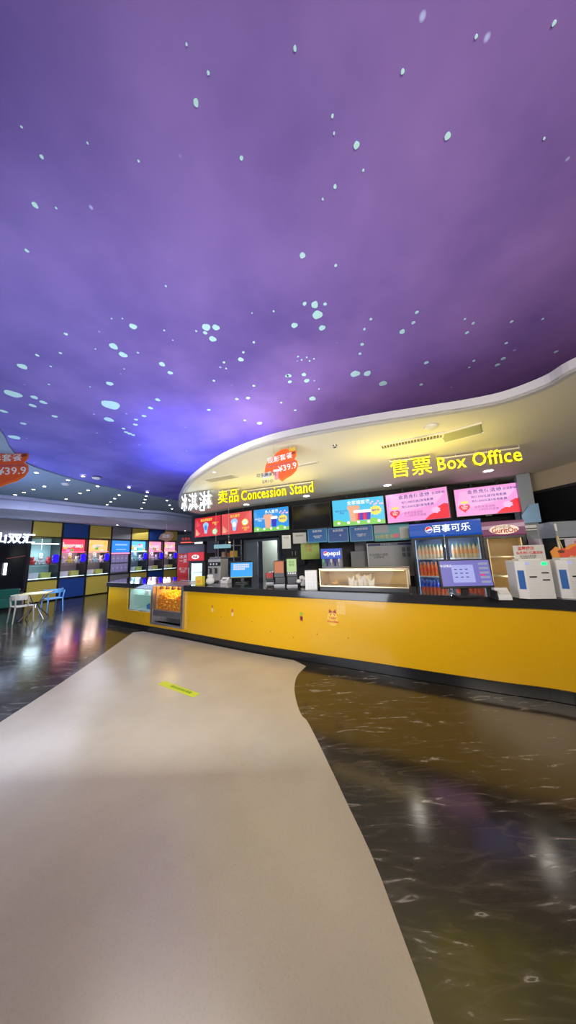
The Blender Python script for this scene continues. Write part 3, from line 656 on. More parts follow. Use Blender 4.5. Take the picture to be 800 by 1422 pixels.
def blue_screen(n):
    def f(t, w, h):
        panel(t, w, h, E_SKY if n == 1 else E_SKYL)
        g = [(w * 0.01, 0.014)] + [(w * (0.01 + 0.98 * k / 14), h * (0.2 + 0.05 * math.sin(k * 1.3))) for k in range(15)] + [(w * 0.99, 0.014)]
        pl(t, g, E_GRN, 'meadow_artwork')
        text('lettering', '多人套餐' if n == 1 else '全家福套餐', 0.1, E_TXW, t, (w * 0.52, -0.003, h * 0.83), 0.001, bold=0.012)
        text('lettering', '爆米花+可乐\n+零食', 0.05, E_TXW if n == 1 else E_TXB, t, (w * 0.18, -0.003, h * 0.52), 0.001)
        cup_art(t, w * 0.42, h * 0.42, 1.2, E_SKIN, E_SKIN)
        if n == 1: cup_art(t, w * 0.59, h * 0.4, 0.9, E_NAVY, E_TXW)
        else:
            for k in range(4): cup_art(t, w * (0.49 + 0.065 * k), h * 0.36, 0.75, E_NAVY if k % 2 else E_HEART, E_TXW)
        pl(t, burst(w * 0.83, h * 0.5, 0.14), E_TXY, 'star_artwork'); text('lettering', '¥59元' if n == 1 else '¥89元', 0.07, E_TXB, t, (w * 0.83, -0.004, h * 0.5), 0.001, bold=0.02)
        q = MB()
        for k in range(5): q.plate(circ(w * (0.12 + 0.19 * k), h * 0.12, 0.032), -0.005, 0, E_TXW)
        for k in range(7): q.plate(circ(w * (0.75 + 0.035 * k), h * (0.76 + 0.06 * math.sin(k * 2)), 0.022), -0.005, 0, E_PINKL)
        q.build('flower_artwork', None, t)
    return f
def pink_screen(t, w, h):
    panel(t, w, h, E_PINK)
    pl(t, [(w * .03, h * .35), (w * .2, h * .3), (w * .8, h * .5), (w * .95, h * .8), (w * .7, h * .93), (w * .1, h * .9)], E_PINKL, 'glow_artwork', -0.001)
    text('lettering', '会员充值活动', 0.088, E_TXB, t, (w * 0.48, -0.004, h * 0.83), 0.001, bold=0.014, space=1.22)
    text('lettering', '充值300元送2张电影票', 0.056, E_TXB, t, (w * 0.27, -0.004, h * 0.65), 0.001, 'LEFT', bold=0.012, space=1.1)
    text('lettering', '充值500元送5张电影票', 0.056, E_TXB, t, (w * 0.27, -0.004, h * 0.5), 0.001, 'LEFT', bold=0.012, space=1.1)
    text('small_lettering', '会员充值说明\n一小时内可退换', 0.058, E_TXG, t, (w * 0.3, -0.004, h * 0.24), 0.001, 'LEFT')
    text('small_lettering', '凯诺影城', 0.055, E_TXB, t, (w * 0.86, -0.004, h * 0.83), 0.001, bold=0.005)
    hp = []
    for k in range(24):
        u = 2 * PI * k / 24; hp.append((w * 0.145 + 0.0062 * 16 * math.sin(u) ** 3, h * 0.3 + 0.0062 * (13 * math.cos(u) - 5 * math.cos(2 * u) - 2 * math.cos(3 * u) - math.cos(4 * u))))
    pl(t, hp[::-1], E_HEART, 'heart_artwork', -0.004)
    text('small_lettering', 'I LOVE\nYOU', 0.04, E_TXW, t, (w * 0.145, -0.006, h * 0.31), 0.001, bold=0.02)
    pl(t, [(w * .1, h * .46), (w * .1, h * .56), (w * .13, h * .5), (w * .155, h * .57), (w * .18, h * .5), (w * .21, h * .56), (w * .21, h * .46)], E_TXY, 'crown_artwork', -0.004)
    pl(t, [(w * .62, .014), (w * .7, h * .16), (w * .8, h * .25), (w * .84, h * .4), (w * .92, h * .48), (w * .987, h * .45), (w * .987, .014)], E_HEART, 'gift_artwork', -0.003)
    pl(t, burst(w * 0.8, h * 0.3, 0.085, 7), E_PINKL, 'star_artwork', -0.005)
menu_screen((270.8, 718.8), 8.5, (307, 716), 7.85, 'red menu screen with blue cup, leftmost over the counter', red_screen(E_RED1, 1))
menu_screen((307.5, 714), 7.78, (350, 708.6), 7.2, 'lighter red menu screen with yellow star badge, second from left', red_screen(E_RED2, 2))
menu_screen((352, 707.5), 7.15, (401, 703), 6.72, 'blue menu screen with green meadow beside the red ones', blue_screen(1))
menu_screen((460.5, 696), 6.1, (532.5, 687), 5.72, 'cyan menu screen with a row of cups, left of the pink screens', blue_screen(2))
menu_screen((534.5, 686), 5.62, (621, 676.5), 4.95, 'pink menu screen above the drinks fridge, beside the cyan screen', pink_screen)
menu_screen((629, 678.6), 5.6, (720.5, 670.5), 5.1, 'pink menu screen at the far right, next to the dark glazing', pink_screen, 0.6)
a, b = atd(405, 702, 6.6), atd(459, 697, 6.2)
t = thing('menu_screen', 'switched-off black screen between the two blue menu screens', 'screen', (a.x, a.y, a.z - 0.63), yaw(a, b), 'menu screens over the counter'); w = (b - a).xy.length
MB().box(w / 2, 0.03, 0.31, w - 0.02, 0.05, 0.62).build('housing', M_BLK, t); MB().box(w / 2, 0.003, 0.31, w - 0.05, 0.006, 0.58).build('display', M_DGLASS, t)

# ------------------------------------------------------------------ fridges
def fridge(l, dl_, r_, dr, zt, label, doors, header, inner_m, lit, dep=0.62):
    a, b = atd(*l, dl_), atd(*r_, dr); w = (b - a).xy.length; h = zt
    t = thing('display_fridge', label, 'fridge', (a.x, a.y, 0), yaw(a, b)); hz = h - 0.27
    q = MB(); q.box(0.025, dep / 2 + 0.03, hz / 2 + .04, 0.05, dep - 0.06, hz - .08); q.box(w - 0.025, dep / 2 + 0.03, hz / 2 + .04, 0.05, dep - 0.06, hz - .08); q.box(w / 2, dep - 0.03, hz / 2, w - 0.1, 0.05, hz - .08)
    q.box(w / 2, dep / 2, h - 0.15, w, dep, 0.24); q.box(w / 2, dep / 2 + 0.01, 0.09, w - 0.02, dep - 0.04, 0.16); q.build('cabinet', M_BLK, t, bevel=0.005)
    q = MB(); q.box(w / 2, dep - 0.07, hz / 2 + 0.08, w - 0.1, 0.02, hz - 0.2); q.box(0.06, dep / 2, hz / 2 + 0.08, 0.01, dep - 0.1, hz - 0.2); q.box(w - 0.06, dep / 2, hz / 2 + 0.08, 0.01, dep - 0.1, hz - 0.2); q.build('lining', inner_m, t)
    header(t, w, h)
    dw_ = w / doors
    for k in range(doors):
        d = MB(); d.frame(dw_ * (k + 0.5), -0.005, (hz + 0.2) / 2, dw_ - 0.01, hz - 0.2, 0.045, 0.03); dd = d.build('door', M_BLK, t, bevel=0.003)
        MB().box(dw_ * (k + 0.5), -0.003, (hz + 0.2) / 2, dw_ - 0.09, 0.006, hz - 0.28).build('door_glass', M_GLASS, dd)
        hx = dw_ * (k + 0.5) + (dw_ / 2 - 0.03) * (1 if k == 0 and doors == 2 else -1)
        MB().box(hx, -0.032, 1.15, 0.015, 0.02, 0.4).build('door_handle', M_STEEL, dd)
    q = MB()
    for x in ([0.07, w / 2, w - 0.07] if doors == 2 else [0.07, w - 0.07]): q.box(x, 0.06, hz / 2 + 0.08, 0.012, 0.012, hz - 0.25)
    q.box(w / 2, 0.08, hz - 0.03, w - 0.14, 0.04, 0.015); q.build('light_tube', lit, t)
    return t, w, hz
def pepsi_head(t, w, h):
    q = MB(); q.side([(0.0, h - 0.27), (-0.05, h - 0.24), (-0.07, h - 0.14), (-0.05, h - 0.03), (0.0, h)], 0, w); q.build('header', E('blue_header_light', (0.0, 0.09, 0.55), 0.75), t)
    c = (w * 0.3, h - 0.135); q = MB(); y = -0.072
    q.plate(circ(c[0], c[1], 0.062, n=28), y - 0.002, y + 0.01, E('globe_white', (1, 1, 1), 1))
    up = [(c[0] + 0.056 * math.cos(u), c[1] + 0.056 * math.sin(u)) for u in [math.radians(x) for x in range(15, 196, 12)]] + [(c[0] - 0.02, c[1] + 0.0), (c[0] + 0.02, c[1] + 0.02)]
    q.plate(up, y - 0.005, y, E('globe_red', (0.8, 0.02, 0.03), 1))
    lo_ = [(c[0] + 0.056 * math.cos(u), c[1] + 0.056 * math.sin(u)) for u in [math.radians(x) for x in range(205, 350, 12)]] + [(c[0] + 0.02, c[1] - 0.015), (c[0] - 0.015, c[1] - 0.03)]
    q.plate(lo_, y - 0.005, y, E('globe_blue', (0.01, 0.06, 0.6), 1)); q.build('emblem', None, t)
    text('lettering', '百事可乐', 0.15, E('header_white', (0.9, 0.97, 1), 1.4), t, (w * 0.61, y - 0.002, h - 0.135), 0.004, bold=0.01)
FP, wP, hzP = fridge((568, 726), 5.3, (666.5, 717.5), 4.62, 2.13, 'double-door drinks fridge with glowing blue header, full of bottles', 2, pepsi_head, mat('fridge_lining_blue', (0.35, 0.48, 0.75), 0.4), E('fridge_tube', (0.5, 0.7, 1), 1.0))
def gur_head(t, w, h):
    MB().side([(0.0, h - 0.27), (-0.03, h - 0.25), (-0.04, h - 0.14), (-0.03, h - 0.02), (0.0, h)], 0, w).build('header', E('mauve_header_light', (0.32, 0.06, 0.18), 0.5), t)
    MB().plate([(0, h - 0.09), (w, h - 0.05), (w, h - 0.12), (0, h - 0.15)], -0.046, -0.03).build('header_stripe', E('pink_stripe', (0.75, 0.4, 0.6), 0.5), t)
    MB().plate(circ(w * 0.52, h - 0.16, w * 0.34, 0.085, 28), -0.05, -0.03).build('badge', E('cream_badge', (0.95, 0.68, 0.5), 1.0), t)
    text('lettering', 'GuritOn', 0.125, mat('badge_red', (0.6, 0.03, 0.02), 0.5), t, (w * 0.53, -0.053, h - 0.18), 0.003, bold=0.02, sx=0.85)
    text('lettering', '谷田稻香', 0.06, M_INK, t, (w * 0.5, -0.053, h - 0.115), 0.002)
FG, wG, hzG = fridge((667, 724), 5.05, (726.5, 720), 4.72, 2.1, 'single-door fridge with mauve header and warm lit empty shelves', 1, gur_head, mat('warm_fridge_lining', (0.62, 0.48, 0.27), 0.4), E('fridge_warm_tube', (1, 0.72, 0.35), 1.2))
for t, w, hz, zs in ((FP, wP, hzP, (0.45, 0.78, 1.12, 1.45)), (FG, wG, hzG, (0.55, 0.82, 1.1, 1.45))):
    for z in zs:
        q = MB(); q.box(w / 2, 0.3, z, w - 0.13, 0.42, 0.01); q.box(w / 2, 0.085, z, w - 0.13, 0.012, 0.025); q.build('shelf', M_WHITE, t)
for t, w, hz, c_, e_ in ((FP, wP, hzP, (0.6, 0.75, 1), 14), (FG, wG, hzG, (1, 0.72, 0.35), 7)):
    for z in (0.62, 0.98, 1.3, 1.68):
        ld = bpy.data.lights.new('fridge_lamp', 'POINT'); ld.energy = e_ / 4; ld.color = c_; ld.shadow_soft_size = 0.03
        lo = bpy.data.objects.new('fridge_lamp', ld); COL.objects.link(lo)
        lo.location = Matrix.Translation(t.location) @ Matrix.Rotation(t.rotation_euler.z, 4, 'Z') @ Vector((w / 2, 0.05, z + 0.08 if z < 1.6 else z))
def bottle_mesh(name, cliq, ccap, s=1.0):
    ml = mat('liquid_' + name, cliq, 0.15); mc = mat('cap_' + name, ccap, 0.4); mw = mat('label_' + name, {'green': (0.85, 0.4, 0.15), 'orange': (0.9, 0.12, 0.03), 'blue': (0.08, 0.18, 0.8), 'clear': (0.3, 0.5, 0.9)}[name], 0.5)
    q = MB(); q.lathe([(0.001, 0), (0.03, 0), (0.032, 0.02), (0.032, 0.07), (0.033, 0.07), (0.033, 0.14), (0.031, 0.14), (0.028, 0.17), (0.013, 0.205), (0.012, 0.215), (0.015, 0.215), (0.015, 0.235), (0.001, 0.236)], seg=10, mats=[ml, ml, ml, mw, mw, mw, ml, ml, ml, mc, mc, mc])
    for v in q.bm.verts: v.co *= s
    return q
rows = [(1.45, 'green', (0.75, 0.6, 0.35), (0.2, 0.6, 0.3), 'pale amber bottle with green cap'), (1.12, 'orange', (0.9, 0.22, 0.05), (0.9, 0.35, 0.2), 'orange drink bottle'), (0.78, 'blue', (0.03, 0.08, 0.6), (0.1, 0.25, 0.8), 'blue labelled bottle'), (0.45, 'clear', (0.35, 0.5, 0.75), (0.8, 0.85, 0.95), 'clear water bottle with pale cap')]
M4 = Matrix.Translation(FP.location) @ Matrix.Rotation(FP.rotation_euler.z, 4, 'Z')
for zi, (z, nm, cl, cc, lab) in enumerate(rows):
    pr = None
    for dk in range(2):
        for k in range(7):
            x = wP / 2 * dk + 0.11 + k * (wP / 2 - 0.2) / 6; L4 = M4 @ Vector((x, 0.14, z + 0.006))
            if pr is None:
                pr = bottle_mesh(nm, cl, cc, 1.12).build('drink_bottle', None, smooth=True); pr.location = L4
                tag(pr, lab + ' on its shelf in the blue-headed drinks fridge', 'bottle', 'bottles on the %s shelf of the drinks fridge' % ['top', 'second', 'third', 'fourth'][zi])
            else:
                d = pr.copy(); COL.objects.link(d); d.location = L4

# ------------------------------------------------------------------ things on the counter
def ctop(px, py): p = atz(px, py, ZS1); return p
def monitor(px, py, w, h, ry, label, art, tilt=-0.12):
    p = ctop(px, py); t = thing('cash_register_screen', label, 'monitor', p, ry)
    MB().box(0, 0.02, 0.012, 0.26, 0.2, 0.024).build('foot', M_BLK, t, bevel=0.006)
    MB().box(0, 0.06, 0.1, 0.07, 0.05, 0.18).build('neck', M_BLK, t, bevel=0.004)
    s = MB().box(0, 0, 0, w, 0.04, h).box(0, 0.035, 0, w * 0.6, 0.04, h * 0.6).build('housing', M_BLK, t, bevel=0.006); s.location = (0, 0.0, 0.1 + h / 2); s.rotation_euler.x = tilt
    art(s, w, h); return t
def pos_blue(s, w, h):
    MB().box(0, -0.022, 0.005, w - 0.03, 0.004, h - 0.04).build('display', E('pos_blue', (0.0, 0.33, 0.85), 1.1), s)
    q = MB()
    for j in range(3):
        for k in range(8):
            if j < 2 or k < 6: q.box(-w / 2 + 0.09 + k * 0.043, -0.026, h / 2 - 0.06 - j * 0.045, 0.037, 0.004, 0.036)
    q.build('seat_tiles', E('pos_tile', (0.7, 0.72, 0.85), 1), s)
    MB().box(0, -0.026, -h / 2 + 0.025, w - 0.04, 0.004, 0.012).build('task_bar', E('pos_bar', (0.5, 0.7, 0.3), 0.9), s)
monitor(336, 809.5, 0.5, 0.34, -0.05, 'point-of-sale monitor with bright blue display beside the doorway', pos_blue)
def pos_lilac(s, w, h):
    MB().box(0, -0.022, 0.005, w - 0.03, 0.004, h - 0.045).build('display', E('pos_violet', (0.2, 0.18, 0.62), 0.8), s)
    MB().box(-0.03, -0.026, 0.0, w * 0.42, 0.004, h * 0.6).build('seat_map', E('pos_lilac', (0.42, 0.45, 0.9), 0.9), s)
    q = MB()
    for k in range(5): q.box(w / 2 - 0.085, -0.026, h / 2 - 0.06 - k * 0.052, 0.1, 0.004, 0.026)
    q.build('side_buttons', E('pos_grey', (0.4, 0.42, 0.6), 0.7), s)
    MB().box(w / 2 - 0.11, -0.029, -0.02, 0.05, 0.003, 0.02).build('alert_button', E('pos_pink', (0.8, 0.02, 0.2), 1), s)
    q = MB()
    for k in range(9): q.box(-0.11 + (k % 3) * 0.06, -0.029, 0.05 - (k // 3) * 0.045, 0.03, 0.003, 0.012)
    q.build('text_rows', E('pos_navy', (0.1, 0.1, 0.4), 0.6), s)
    text('side_lettering', '今日场次', 0.035, E_TXW, s, (-w / 2 + 0.08, -0.026, 0.09), 0.001)
monitor(650, 829, 0.58, 0.34, -0.12, 'wide black ticket-sales monitor with violet display in front of the drinks fridge', pos_lilac)

# receipt terminal
def terminal(px, py, ry, label, s=1.0):
    t = thing('card_terminal', label, 'card terminal', ctop(px, py), ry)
    MB().side([(-0.05 * s, 0), (0.05 * s, 0), (0.05 * s, 0.09 * s), (0.01 * s, 0.095 * s), (-0.05 * s, 0.025 * s)], -0.05 * s, 0.05 * s).build('body', M_WHITE, t, bevel=0.004)
    q = MB()
    q.box(-0.06 * s, -0.0, 0.04 * s, 0.012 * s, 0.1 * s, 0.07 * s); q.build('black_side', M_BLK, t)
    s_ = MB().box(0, -0.026 * s, 0.062 * s, 0.07 * s, 0.003, 0.035 * s, rot=Matrix.Rotation(-0.7, 3, 'X')).build('display', M_PAPER, t)
terminal(698, 832, -0.2, 'small white card terminal between the ticket monitor and the white box', 1.3)
# napkin holder left of blue monitor
t = thing('receipt_printer', 'small white receipt printer left of the blue monitor', 'printer', ctop(314, 810), -0.4)
MB().side([(-0.08, 0), (0.08, 0), (0.08, 0.12), (0.0, 0.13), (-0.08, 0.06)], -0.09, 0.09).build('body', M_WHITE, t, bevel=0.006); MB().box(0, -0.055, 0.085, 0.1, 0.06, 0.01).build('paper_slot', M_BLK, t)
t = thing('snack_carton', 'small yellow carton standing on the counter before the ice cream machine', 'carton', ctop(278, 812.5), -0.3)
MB().box(0, 0, 0.09, 0.17, 0.1, 0.18).build('carton', mat('carton_yellow', (0.75, 0.6, 0.06), 0.5), t, bevel=0.003); MB().box(0, -0.052, 0.08, 0.09, 0.002, 0.06).build('carton_label', M_ORG2, t)
t = thing('snack_bag', 'pale crumpled snack bag lying beside the yellow carton', 'bag', ctop(292, 812), 0.1)
q = MB(); q.ball((0, 0, 0.08), 0.1, None, 14, 10, (0.9, 0.5, 0.8)); q.box(0, 0, 0.18, 0.12, 0.01, 0.05); q.build('bag_body', M_PAPER, t, True)

# ice cream machine
p = ctop(296, 809)
t = thing('ice_cream_machine', 'grey soft-serve ice cream machine with twin levers', 'ice cream machine', (p.x, p.y + 0.25, ZS1), -0.35)
q = MB(); q.box(0, 0.1, 0.3, 0.42, 0.4, 0.6); q.build('body', mat('machine_grey', (0.5, 0.49, 0.48), 0.4, metal=0.3), t, bevel=0.01)
MB().box(0, -0.11, 0.47, 0.42, 0.03, 0.1).build('control_panel', M_BLK, t); q = MB(); [q.cyl((x, -0.13, 0.47), (x, -0.125, 0.47), 0.025, 14) for x in (-0.1, 0.0, 0.1)]; q.build('dials', M_WHITE, t)
for x in (-0.09, 0.09): q = MB(); q.cyl((x, -0.14, 0.22), (x, -0.14, 0.36), 0.035, 12); q.box(x, -0.19, 0.36, 0.025, 0.08, 0.02); q.build('dispenser_lever', M_BLK, t)
MB().box(0, -0.15, 0.03, 0.36, 0.14, 0.03).build('drip_tray', M_STEEL, t)
MB().box(0, 0.1, 0.63, 0.36, 0.34, 0.06).build('hopper_lid', M_STEELD, t, bevel=0.01)
t.scale = (0.82, 0.82, 0.86)
t2 = thing('menu_board', 'small pale blue lit board above the ice cream machine', 'sign', (p.x - 0.02, p.y + 0.9, 1.9), -0.35)
MB().box(0, 0, 0, 0.5, 0.03, 0.1).build('board', E('pale_teal_glow', (0.3, 0.6, 0.7), 0.7), t2); q = MB(); q.cyl((-0.2, 0, 0.05), (-0.2, 0, ZC - 1.9), 0.004); q.cyl((0.2, 0, 0.05), (0.2, 0, ZC - 1.9), 0.004); q.build('hanging_wire', M_STEEL, t2)

# drink dispensers
def dispenser(px, py, w, h, face, label, foot=True):
    p = ctop(px, py); t = thing('drink_dispenser', label, 'drink dispenser', p, -0.1)
    MB().box(0, 0.13, h / 2, w, 0.2, h).build('body', M_BLK, t, bevel=0.01)
    MB().box(0, -0.01, h * 0.66, w, 0.12, h * 0.66).build('head', M_BLK, t, bevel=0.01)
    MB().box(0, -0.072, h * 0.74, w * 0.86, 0.006, h * 0.46).build('front_poster', face, t)
    MB().box(0, 0.0, 0.015, w, 0.16, 0.03).build('drip_tray', M_STEELD, t)
    q = MB(); [q.cyl((x * w, -0.05, h * 0.3), (x * w, -0.05, h * 0.38), 0.012, 8) for x in (-0.2, 0.2)]; q.build('nozzles', M_STEEL, t)
    return t, w, h
t, w, h = dispenser(389, 813, 0.2, 0.46, mat('rust_print', (0.5, 0.15, 0.05), 0.5), 'black drink dispenser with brown picture front, left of the green one')
t, w, h = dispenser(406.5, 813.5, 0.2, 0.5, E('lime_panel', (0.5, 0.75, 0.25), 0.75), 'black drink dispenser with glowing lime front panel')
text('lettering', '热饮\n咖啡', 0.05, mat('dark_green_ink', (0.05, 0.15, 0.02), 0.5), t, (0, -0.077, h * 0.8), 0.001)
q = MB(); [q.box(-0.06 + 0.04 * k, -0.074, h * 0.46, 0.025, 0.005, 0.03) for k in range(4)]; q.build('buttons', M_WHITE, t)
t, w, h = dispenser(375.5, 810, 0.16, 0.22, mat('red_print', (0.5, 0.03, 0.03), 0.5), 'short black and red dispenser beside the doorway')
# boxes and napkin pile
p = ctop(432.5, 819)
t = thing('cup_carton', 'tall white carton of stacked cups left of the heated display case', 'carton', p, -0.2)
MB().box(0, 0.08, 0.15, 0.19, 0.16, 0.3).build('carton', M_WHITE, t, bevel=0.003)
q = MB(); [q.box(0, -0.002, z, 0.19, 0.004, 0.003) for z in (0.05, 0.1, 0.15, 0.2, 0.25)]; [q.box(x, -0.003, 0.15, 0.003, 0.003, 0.29) for x in (-0.045, 0.0, 0.045)]; q.build('corrugation', M_PAPER, t)
p = ctop(420, 815); q = MB(); rnd = random.Random(5)
for k in range(7): q.ball((rnd.uniform(-.06, .06), rnd.uniform(-.04, .04), 0.04 + 0.02 * k), 0.05, None, 10, 8, (1, 0.8, 0.7))
tag(q.build('paper_bag', M_PAPER, loc=p, smooth=True), 'crumpled white paper bag between dispenser and white carton', 'bag')

# heated display case
a, b = ctop(444.5, 820), ctop(569, 824); L = (b - a).length
t = thing('heated_display_case', 'long warm-lit glass snack display case on the worktop', 'display case', (a.x, a.y, ZS1), yaw(a, b)); D = 0.42
q = MB(); q.box(L / 2, D / 2, 0.03, L, D, 0.06); q.build('base', M_BLK, t, bevel=0.004)
MB().box(L / 2, D / 2, 0.065, L - 0.06, D - 0.04, 0.01).build('tray', mat('tray_cream', (0.6, 0.45, 0.2), 0.35), t)
q = MB(); q.frame(L / 2, 0.01, 0.19, L, 0.26, 0.02, 0.02); q.frame(L / 2, D - 0.01, 0.19, L, 0.26, 0.02, 0.02); q.box(0.01, D / 2, 0.31, 0.02, D, 0.02); q.box(L - 0.01, D / 2, 0.31, 0.02, D, 0.02); q.box(L / 2, D / 2, 0.325, L + 0.01, D, 0.012); q.build('frame', mat('gold_steel', (0.6, 0.5, 0.32), 0.3, metal=0.8), t, bevel=0.002)
MB().box(L / 2, 0.012, 0.19, L - 0.04, 0.004, 0.22).build('front_glass', M_GLASS, t)
q = MB(); q.box(L / 2, D - 0.025, 0.19, L - 0.04, 0.01, 0.22); q.box(0.025, D / 2, 0.19, 0.008, D - 0.05, 0.22); q.build('lining', mat('honey_lining', (0.6, 0.42, 0.16), 0.4), t)
q = MB(); q.box(L / 2, 0.05, 0.3, L - 0.1, 0.025, 0.012); q.build('heat_lamp', E('case_warm', (1, 0.72, 0.28), 5.5), t)
q = MB(); q.box(0.3, D + 0.012, 0.2, 0.45, 0.01, 0.2); q.box(L - 0.4, D + 0.005, 0.2, 0.45, 0.01, 0.2); q.build('sliding_door', M_STEELD, t)
M4 = Matrix.Translation(t.location) @ Matrix.Rotation(t.rotation_euler.z, 4, 'Z'); rnd = random.Random(2); pr = None
for k in range(9):
    lp4 = M4 @ Vector((L * 0.37 + 0.075 * (k % 5) , 0.1 + 0.13 * (k // 5), 0.071))
    if pr is None:
        q = MB(); q.plate([(-0.035, 0), (0.035, 0), (0.05, 0.15), (0.0, 0.09), (-0.045, 0.14)], -0.02, 0.02)
        pr = q.build('snack_packet', E('x', (1, 1, 1), 0) if False else mat('white_paper_packet', (0.9, 0.85, 0.75), 0.6), loc=lp4, rotz=0); tag(pr, 'folded white paper snack packet inside the warm display case', 'snack packet', 'paper packets in the heated display case')
    else: d = pr.copy(); COL.objects.link(d); d.location = lp4; d.rotation_euler.z = rnd.uniform(-1, 1); d.scale.z = rnd.choice([0.6, 0.8, 1, 1.1])
q = MB(); q.ball((0, 0, 0.03), 0.04, None, 12, 8, (1.4, 1, 0.7)); q.ball((0.02, 0, 0.05), 0.025, None, 10, 6)
tag(q.build('bread_roll', mat('bread', (0.7, 0.42, 0.12), 0.6), loc=M4 @ Vector((0.2, 0.15, 0.07)), smooth=True), 'small golden roll at the left of the warm display case', 'bread roll')

# ticket boxes
def ticket_box(px, py, ry, label, green):
    t = thing('ticket_collection_box', label, 'ticket box', ctop(px, py), ry); w, d, h = 0.33, 0.2, 0.41
    q = MB(); q.prism([(-w / 2, 0.05), (-w / 2 + 0.07, 0), (w / 2, 0), (w / 2, d), (-w / 2, d)], 0, h); q.build('body', M_WHITE, t, bevel=0.006)
    q = MB(); ln = math.atan2(-0.05, 0.07); M_ = Matrix.Rotation(ln, 3, 'Z'); q.box(-w / 2 + 0.034, 0.0225, h * 0.5, 0.055, 0.006, 0.2, rot=M_); q.build('blue_sticker', mat('blue_sticker', (0.02, 0.12, 0.42), 0.4), t)
    q = MB()
    for x, z in ((-0.03, 0.235), (0.095, 0.275), (0.095, 0.2)): q.box(x, -0.001, z, 0.07, 0.008, 0.014)
    q.build('slots', M_BLK, t)
    MB().plate(circ(0.1, h - 0.035, 0.028, 0.018), -0.006, 0.002).build('indicator', E('green_glow', (0.0, 0.8, 0.25), 1.6) if green else E('lilac_glow', (0.45, 0.5, 0.9), 1.2), t)
    q = MB(); [q.box(0.02, -0.0015, z, 0.27, 0.003, 0.002) for z in (0.04, 0.07, 0.1, 0.13, 0.16, 0.31)]; q.build('groove_pattern', M_PAPER, t)
    MB().plate(circ(-0.07, h - 0.03, 0.022, 0.014), -0.004, 0.002).build('small_indicator', E('lilac_soft', (0.45, 0.45, 0.8), 0.9), t)
    MB().box(0.0, d / 2, h + 0.01, w - 0.1, 0.1, 0.02).build('top_plate', M_WHITE, t)
    return t
ticket_box(750, 832, -0.12, 'white ticket box with green indicator light, nearer the monitor', True)
ticket_box(811, 832, -0.12, 'white ticket box at the right edge, below the orange sign', False)
def leaflet(px, py, w, h, ry, label):
    p = atd(px, 780, 3.15); t = thing('notice_card', label, 'notice', (p.x, p.y, ZS1), ry)
    MB().box(0, 0, 0.29, w, 0.006, 0.58).build('card', M_PAPER, t); MB().box(0, 0.03, 0.01, w, 0.1, 0.02).build('foot', M_WHITE, t)
    text('lettering', '温馨提示', 0.045, M_INKR, t, (-0.03, -0.004, 0.54), 0.0008, bold=0.02); text('lettering', '会员充值优惠活动', 0.035, M_INKR, t, (0, -0.004, 0.49), 0.0008, bold=0.02)
    text('small_lettering', '请当面点清票款\n离柜概不负责', 0.025, M_INK, t, (-0.02, -0.004, 0.44), 0.0008)
leaflet(737, 829, 0.33, 0.5, -0.12, 'white notice card with red and grey lettering behind the first ticket box')

# glass snack cabinet
p = atd(776, 760, 3.3)
t = thing('glass_cabinet', 'tall clear glass snack cabinet at the right with orange sign inside', 'display cabinet', (p.x, p.y, ZS1 + 0.0), -0.35); w, d, h = 0.62, 0.42, 0.86
q = MB(); q.box(w / 2, d / 2, 0.05, w, d, 0.1)
for x in (0.01, w - 0.01):
    for y in (0.01, d - 0.01): q.box(x, y, h / 2, 0.02, 0.02, h - 0.06)
q.box(w / 2, 0.01, h - 0.22, w, 0.014, 0.014); q.build('frame', M_WHITE, t, bevel=0.002)
q = MB(); q.box(w / 2, 0.006, 0.42, w - 0.04, 0.004, 0.6); q.box(w / 2, d - 0.006, 0.45, w - 0.04, 0.004, 0.7); q.box(0.006, d / 2, 0.45, 0.004, d - 0.04, 0.7); q.box(w - 0.006, d / 2, 0.45, 0.004, d - 0.04, 0.7)
q.build('glass', M_GLASS, t)
MB().side([(0.0, h - 0.2), (0.0, h - 0.12), (0.1, h), (d, h), (d, h - 0.2)], 0, w).build('hood', mat('frosted_hood', (0.45, 0.5, 0.6), 0.15, alpha=0.55), t)
MB().box(w * 0.45, -0.008, h - 0.28, w * 0.7, 0.006, 0.13).build('poster_strip', mat('pale_lilac_print', (0.55, 0.5, 0.6), 0.5), t)
text('poster_lettering', '爆米花', 0.07, M_INKR, t, (w * 0.4, -0.013, h - 0.28), 0.001)
out = [(0.02, 0.3), (0.0, 0.42), (0.06, 0.48), (0.12, 0.44), (0.2, 0.5), (0.34, 0.52), (0.5, 0.5), (0.62, 0.47), (0.66, 0.36), (0.6, 0.3), (0.4, 0.32), (0.25, 0.27), (0.1, 0.31)]
out = [(x - 0.1, z + 0.07) for x, z in out]
MB().plate(out, -0.03, -0.015).build('orange_sign', M_ORG2, t); MB().plate([(x * 0.8 + 0.05, z * 0.7 + 0.15) for x, z in out], -0.036, -0.03).build('red_print', mat('coral_print', (0.85, 0.12, 0.06), 0.5), t)
MB().plate(circ(-0.0, 0.49, 0.03, 0.02), -0.04, -0.03).build('brown_print', mat('brown_p', (0.15, 0.05, 0.02), 0.5), t)
text('lettering', '焦糖爆米花', 0.055, mat('cream_ink', (0.9, 0.6, 0.3), 0.5), t, (0.2, -0.037, 0.41), 0.001, bold=0.02)
q = MB(); q.tube([(0.04, -0.01, 0.48), (0.0, -0.01, 0.68)], 0.006); q.build('sign_post', mat('gold_post', (0.8, 0.6, 0.2), 0.4), t)

